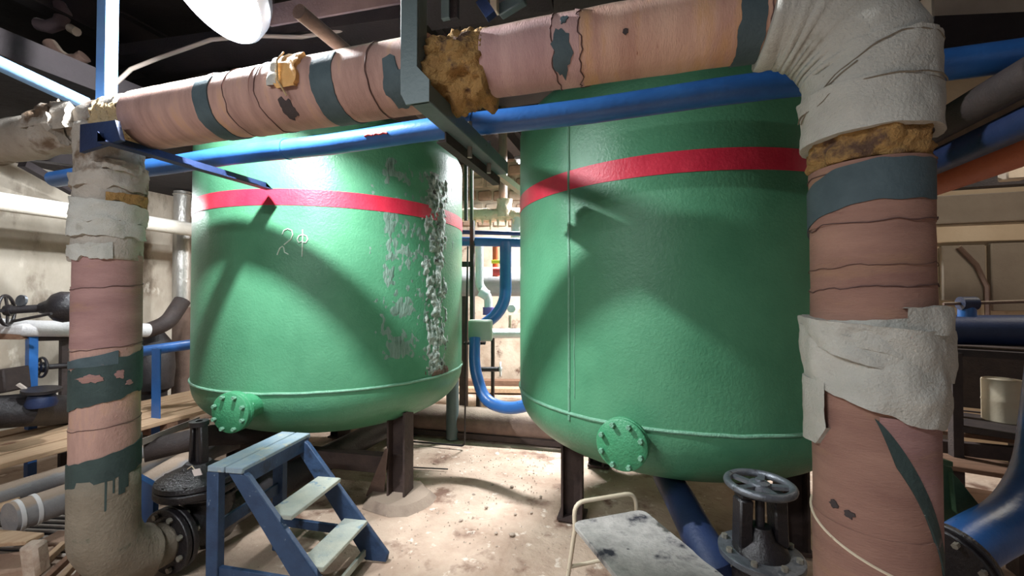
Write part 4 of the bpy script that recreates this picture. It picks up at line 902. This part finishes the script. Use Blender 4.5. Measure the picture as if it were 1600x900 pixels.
# ================================================================ right side
rb = thing('blue_header_pipe', 'dark blue horizontal pipe with a small tee valve behind the right riser', 'pipe', W(1530,540,3.1))
MB().tube([W(1380,514,3.5), W(1470,515,3.3), W(1640,517,2.95)], .115, 22).build('pipe', M['blue_dark'], rb)
MB().cyl(W(1511,495,3.05), W(1511,470,3.05), .05, 16).build('tee', M['blue'], rb)
MB().cyl(W(1500,474,3.05), W(1524,474,3.03), .05, 14).build('valve_body', M['blue_dark'], rb)
MB().cyl(W(1474,475,3.08), W(1600,471,2.95), .012, 8).build('rod', M['steel_brown'], rb)
sh = thing('dark_shelf', 'dark metal shelf stand beneath the blue header at the right edge', 'shelf', W(1550,670,3.3).xy.to_3d())
s_z = W(1540,548,3.2).z; s0 = W(1480,548,3.3); s1 = W(1680,548,2.9)
MB().bar(V((s0.x,s0.y,s_z)), V((s1.x,s1.y,s_z)), .5, .05).build('top', M['steel_dark'], sh)
l_z = W(1540,662,3.2).z
MB().bar(V((s0.x,s0.y,l_z)), V((s1.x,s1.y,l_z)), .55, .04).build('shelf_board', M['steel_dark'], sh)
for px, dp in ((1485,3.35), (1492,3.1)):
    q = W(px,600,dp); MB().bar((q.x,q.y,0), (q.x,q.y,s_z), .06, .06, (0,1,0)).build('post', M['steel_dark'], sh)
MB().bar(W(1482,575,3.6).xy.to_3d()+V((0,0,l_z)), W(1700,575,3.2).xy.to_3d()+V((0,0,l_z)), .03, .01).build('rail', M['steel_dark'], sh)
bk0, bk1 = W(1470,600,3.75), W(1700,600,3.3)
MB().bar(V((bk0.x,bk0.y,(l_z+s_z)/2)), V((bk1.x,bk1.y,(l_z+s_z)/2)), .02, s_z-l_z).build('back_panel', M['steel_dark'], sh)
dq = W(1567,655,3.2)
dr = thing('cream_drum', 'cream drum standing on the dark shelf at the right edge', 'drum', (dq.x,dq.y,l_z+.02))
hh = W(1567,592,3.2).z-l_z-.02
MB().lathe([(0,0),(.105,0),(.112,.008),(.112,hh*.5-.01),(.115,hh*.5),(.112,hh*.5+.01),(.112,hh-.01),(.105,hh)], (dq.x,dq.y,l_z+.02), (0,0,1), 28).build('body', M['drum'], dr)
MB().lathe([(.104,0),(.1,-.012),(0,-.012)], (dq.x,dq.y,l_z+.02+hh), (0,0,1), 28).build('lid', M['drum'], dr)
# stacked timber behind the right riser
ts = thing('timber_stack', 'stack of wide brown boards on bearers behind the right riser', 'timber', W(1540,790,2.9).xy.to_3d())
tx0 = 2.2
for k, (y, dp, dpt) in enumerate(((672,3.35,.36), (725,3.0,.30), (778,2.7,.36))):
    a = W(1440,y,dp*1.04); b = W(1640,y,dp*.93); zz = W(1540,y,dp).z
    MB().bar(V((a.x,a.y,zz)), V((b.x,b.y,zz)), dpt, .035).build('plank', M['wood_dark'], ts, bevel=.005)
    for t in (.25, .8):
        q = V((a.x,a.y,0)).lerp(V((b.x,b.y,0)), t); MB().box((q.x,q.y,(zz-.02)/2), (.1,.1,zz-.02)).build('bearer', M['leg'], ts)
a = W(1440,702,3.3); b = W(1640,702,2.95); MB().bar(V((a.x,a.y,W(1540,702,3.2).z)), V((b.x,b.y,W(1540,702,3.1).z)), .06, .1).build('edge_beam', M['leg'], ts)
# green gusset support and the blue elbow beyond
gs = thing('green_support', 'green steel gusset support behind the foot of the right riser', 'bracket', W(1490,850,2.0).xy.to_3d())
def plate(px_pts, dep, th, mat, parent, name):
    n = len(px_pts); d = V((-RS,RC,0))*th
    f = [W(x,y,dep) for x, y in px_pts]; vs = f+[p+d for p in f]
    return MB().add(vs, [tuple(range(n)), tuple(range(n,2*n))[::-1]]+[(i,n+i,n+(i+1)%n,(i+1)%n) for i in range(n)]).build(name, mat, parent, bevel=.003)
plate([(1466,724),(1488,730),(1494,748),(1494,850),(1466,850)], 2.0, .06, M['support_green'], gs, 'column')
plate([(1488,738),(1500,750),(1546,808),(1528,830),(1494,800)], 1.98, .03, M['support_green'], gs, 'gusset')
plate([(1466,716),(1490,722),(1490,730),(1466,726)], 1.97, .12, M['support_green'], gs, 'cap_plate')
q = W(1478,850,2.0); MB().box((q.x,q.y,.22), (.09,.07,.44)).build('column_foot', M['support_green'], gs)
be = thing('blue_elbow_pipe', 'blue pipe curving up from a black flange at the bottom right', 'pipe', W(1540,840,1.8).xy.to_3d())
f0 = W(1486,890,1.72); f1 = W(1520,846,1.78); fd = (f1-W(1476,880,1.7)).normalized()
MB().tube(bend([W(1480,878,1.72), W(1520,846,1.78), W(1590,812,1.85), W(1632,740,1.95), W(1650,560,2.1)], .14, 6), .098, 26).build('pipe', M['blue'], be)
for k in range(2): efl = MB().lathe([(0,0),(.15,0),(.155,.005),(.155,.022),(.15,.027),(0,.027)], W(1474+k*8,884-k*6,1.72), fd, 36).build('flange', M['black'], be)
bolts(efl, 'flange_bolt', M['bolt'], W(1480,880,1.72), fd, .13, 8, .012, .09)
# overhead pipes at the top right, running back
def back_pipe(name, px, py, y0, y1, r, mat, label, px_b=1540):
    p = H(px, py, 'y', y0); return tag(MB().tube([p+V((0,-1.2,0)), p, p+V((0,y1-y0,0))], r, 18).build(name, mat), label, 'pipe')
q = H(1600,160,'y',1.9); back_pipe('brown_overhead_pipe', 1600, 152, 1.9, 5.3, .038, M['steel_brown'], 'dusty brown pipe running back at the top right')
back_pipe('navy_overhead_pipe', 1600, 190, 1.95, 5.3, .06, M['blue_dark'], 'navy pipe just below the dusty brown pipe at the top right')
back_pipe('orange_overhead_pipe', 1600, 228, 2.2, 5.3, .08, M['orange'], 'orange pipe running back at the right edge')
back_pipe('rusty_overhead_pipe', 1600, 122, 1.8, 5.3, .06, M['steel_dark'], 'dark rusty pipe above the dusty brown pipe at the top right')
tag(MB().bar(W(1440,290,3.6), W(1660,276,3.4), .12, .1).build('pipe_rest_beam', M['beam_dark']), 'dark beam under the orange overhead pipe', 'beam')
tag(MB().box(W(1583,272,3.3), (.14,.1,.1)).build('pale_block', M['beam_pale'], bevel=.01), 'pale block beside the orange overhead pipe', 'block')
tag(MB().bar(W(1440,30,2.6), W(1680,-10,2.4), .2, .26).build('pale_roof_beam', M['beam_pale'], bevel=.01), 'pale dusty beam across the top right corner', 'beam')
tag(MB().bar(W(1440,70,2.3), W(1680,62,2.15), .16, .22).build('navy_roof_beam', M['beam_dark']), 'dark beam below the pale roof beam at the top right', 'beam')

# ================================================================ clutter above the main
p = H(500,35,'y',1.6)
tag(MB().tube([H(522,64,'y',1.50)-V((0,.2,0)), H(522,64,'y',1.50)+V((0,1.6,.0))], .030, 14).build('brown_roof_pipe', M['steel_brown']), 'brown pipe resting across the top of the insulated main', 'pipe')
af = thing('angle_frame', 'dusty mauve angle-iron frame above the insulated main', 'frame', W(530,30,2.4))
MB().extrude(L_poly(.015,.13,.012), W(421,40,2.5), W(680,-6,2.15)).build('bar', M['beam_mauve'], af)
MB().extrude(L_poly(.10,.03,.012), W(421,40,2.5), W(440,-50,2.9)).build('end_bar', M['beam_mauve'], af)
MB().extrude(L_poly(.06,.06,.01), W(640,14,2.9), W(440,52,3.2)).build('bar', M['beam_dark'], af)
def cable(px_pts, dep, r, label):
    tag(MB().tube([W(x,y,dep) for x, y in px_pts], r, 8).build('loose_cable', M['cable']), label, 'cable')
cable([(140,190),(170,140),(205,108),(250,90),(330,62),(400,56),(470,58),(530,48),(600,18),(640,4)], 2.9, .014, 'thick pale cable sagging above the insulated main')
cable([(520,62),(570,38),(620,22),(690,10)], 3.0, .008, 'thin pale cable above the insulated main, right of the sagging one')
cable([(380,-20),(420,12),(452,24)], 2.6, .003, 'hair-thin wire beside the flood lamp')
for k, (a, b, lb) in enumerate(((W(200,105,3.4),W(640,50,2.9),'dark cable tray directly behind the insulated main'), (W(660,26,2.7),W(860,-8,2.5),'dark tray above the exposed glass wool'))):
    m = MB().extrude(U_poly(.3,.09,.01), a, b); tag(m.build('cable_tray', M['beam_dark']), lb, 'tray')
for px, lb in ((697,'grey upright strut above the exposed glass wool'), (710,'dark upright strut above the exposed glass wool')):
    tag(MB().bar(W(px,30,2.4), W(px,-60,2.4), .05, .03, (0,1,0)).build('roof_hanger', M['steel_green'] if px == 697 else M['beam_dark']), lb, 'strut')
tag(MB().bar(W(752,2,2.0), W(768,26,1.95), .05, .03, (0,1,0)).build('clamp_lug', M['blue_dark']), 'dark clamp lug on top of the insulated main', 'clamp')
tag(MB().box(W(800,8,2.3), (.16,.05,.07), (V((.97,-.2,.2)).normalized(), V((.2,.97,0)).normalized(), V((-.2,0,.97)).normalized())).build('junction_box', M['steel_green'], bevel=.006), 'small grey junction box above the pink part of the main', 'box')
tag(MB().box(W(773,10,2.3), (.04,.05,.08)).build('cream_tag', M['cream'], bevel=.004), 'cream tag beside the small grey junction box', 'tag')
# old flue pipes in the dark top-left corner
of = thing('rusty_bend', 'rusty pipe bend in the dark top left corner', 'pipe', W(90,60,3.2))
MB().tube([W(78,68,3.2), W(90,84,3.2), W(106,94,3.2), W(122,94,3.2), W(132,88,3.2)], .045, 12).build('bend', M['steel_brown'], of)
MB().tube([W(60,38,3.4), W(76,42,3.4), W(94,36,3.4), W(100,20,3.4), W(92,8,3.4)], .05, 12).build('bend', M['beam_mauve'], of)
MB().cyl(W(48,10,3.4), W(57,-4,3.4), .035, 10).build('cap', M['beam_pale'], of)
MB().cyl(W(110,44,3.3), W(120,50,3.3), .035, 10).build('union', M['beam_pale'], of)

# ================================================================ chips of concrete on the floor
random.seed(12)
def chip_mesh(s, seed):
    bm = bmesh.new(); bmesh.ops.create_icosphere(bm, subdivisions=1, radius=s)
    for v in bm.verts: v.co *= 1+.4*noise.noise(v.co*(2/s)+V((seed,0,0))); v.co.z *= .5
    zmin = min(v.co.z for v in bm.verts)
    for v in bm.verts: v.co.z -= zmin
    me = bpy.data.meshes.new('concrete_chip'); bm.to_mesh(me); bm.free(); me.materials.append(M['chip']); return me
cm = [chip_mesh(1, k) for k in range(5)]
spots_ = [(775,832),(776,852),(735,758),(769,757),(732,783),(640,792),(683,800),(830,800),(834,738),(756,688),(617,803),(705,745),(760,792),(800,760),(740,772),(690,830),(800,835),(805,802),(650,850),(720,812),(700,746),(845,775)]
for k, (x, y) in enumerate(spots_):
    q = H(x, y, 'z', 0); s = random.uniform(.008,.024)
    o = bpy.data.objects.new('concrete_chip', cm[k % 5]); COL.objects.link(o); o.location = (q.x,q.y,-.012); o.scale = (s,s*random.uniform(.7,1.2),s); o.rotation_euler = (0,0,random.uniform(0,6))
    tag(o, 'small chip of concrete on the bare floor between the tanks', 'chip', 'concrete chips on the floor')
m = MB()
for k in range(900):
    x, y = random.uniform(-2.6,.6), random.uniform(1.9,5.2); s = random.uniform(.002,.007)
    if random.random() < .5: x = random.gauss(-1.2,.5)
    m.add([(x-s,y-s,-.008),(x+s,y-s*.6,-.008),(x,y+s,-.008),(x,y,s*.8-.004)], [(0,1,3),(1,2,3),(2,0,3)])
tag(m.build('floor_grit', M['chip'], loc=(0,0,0), flat=True), 'fine grit scattered on the concrete floor', 'grit', kind='stuff')

for o in bpy.data.objects:
    if '_base' in o: del o['_base']
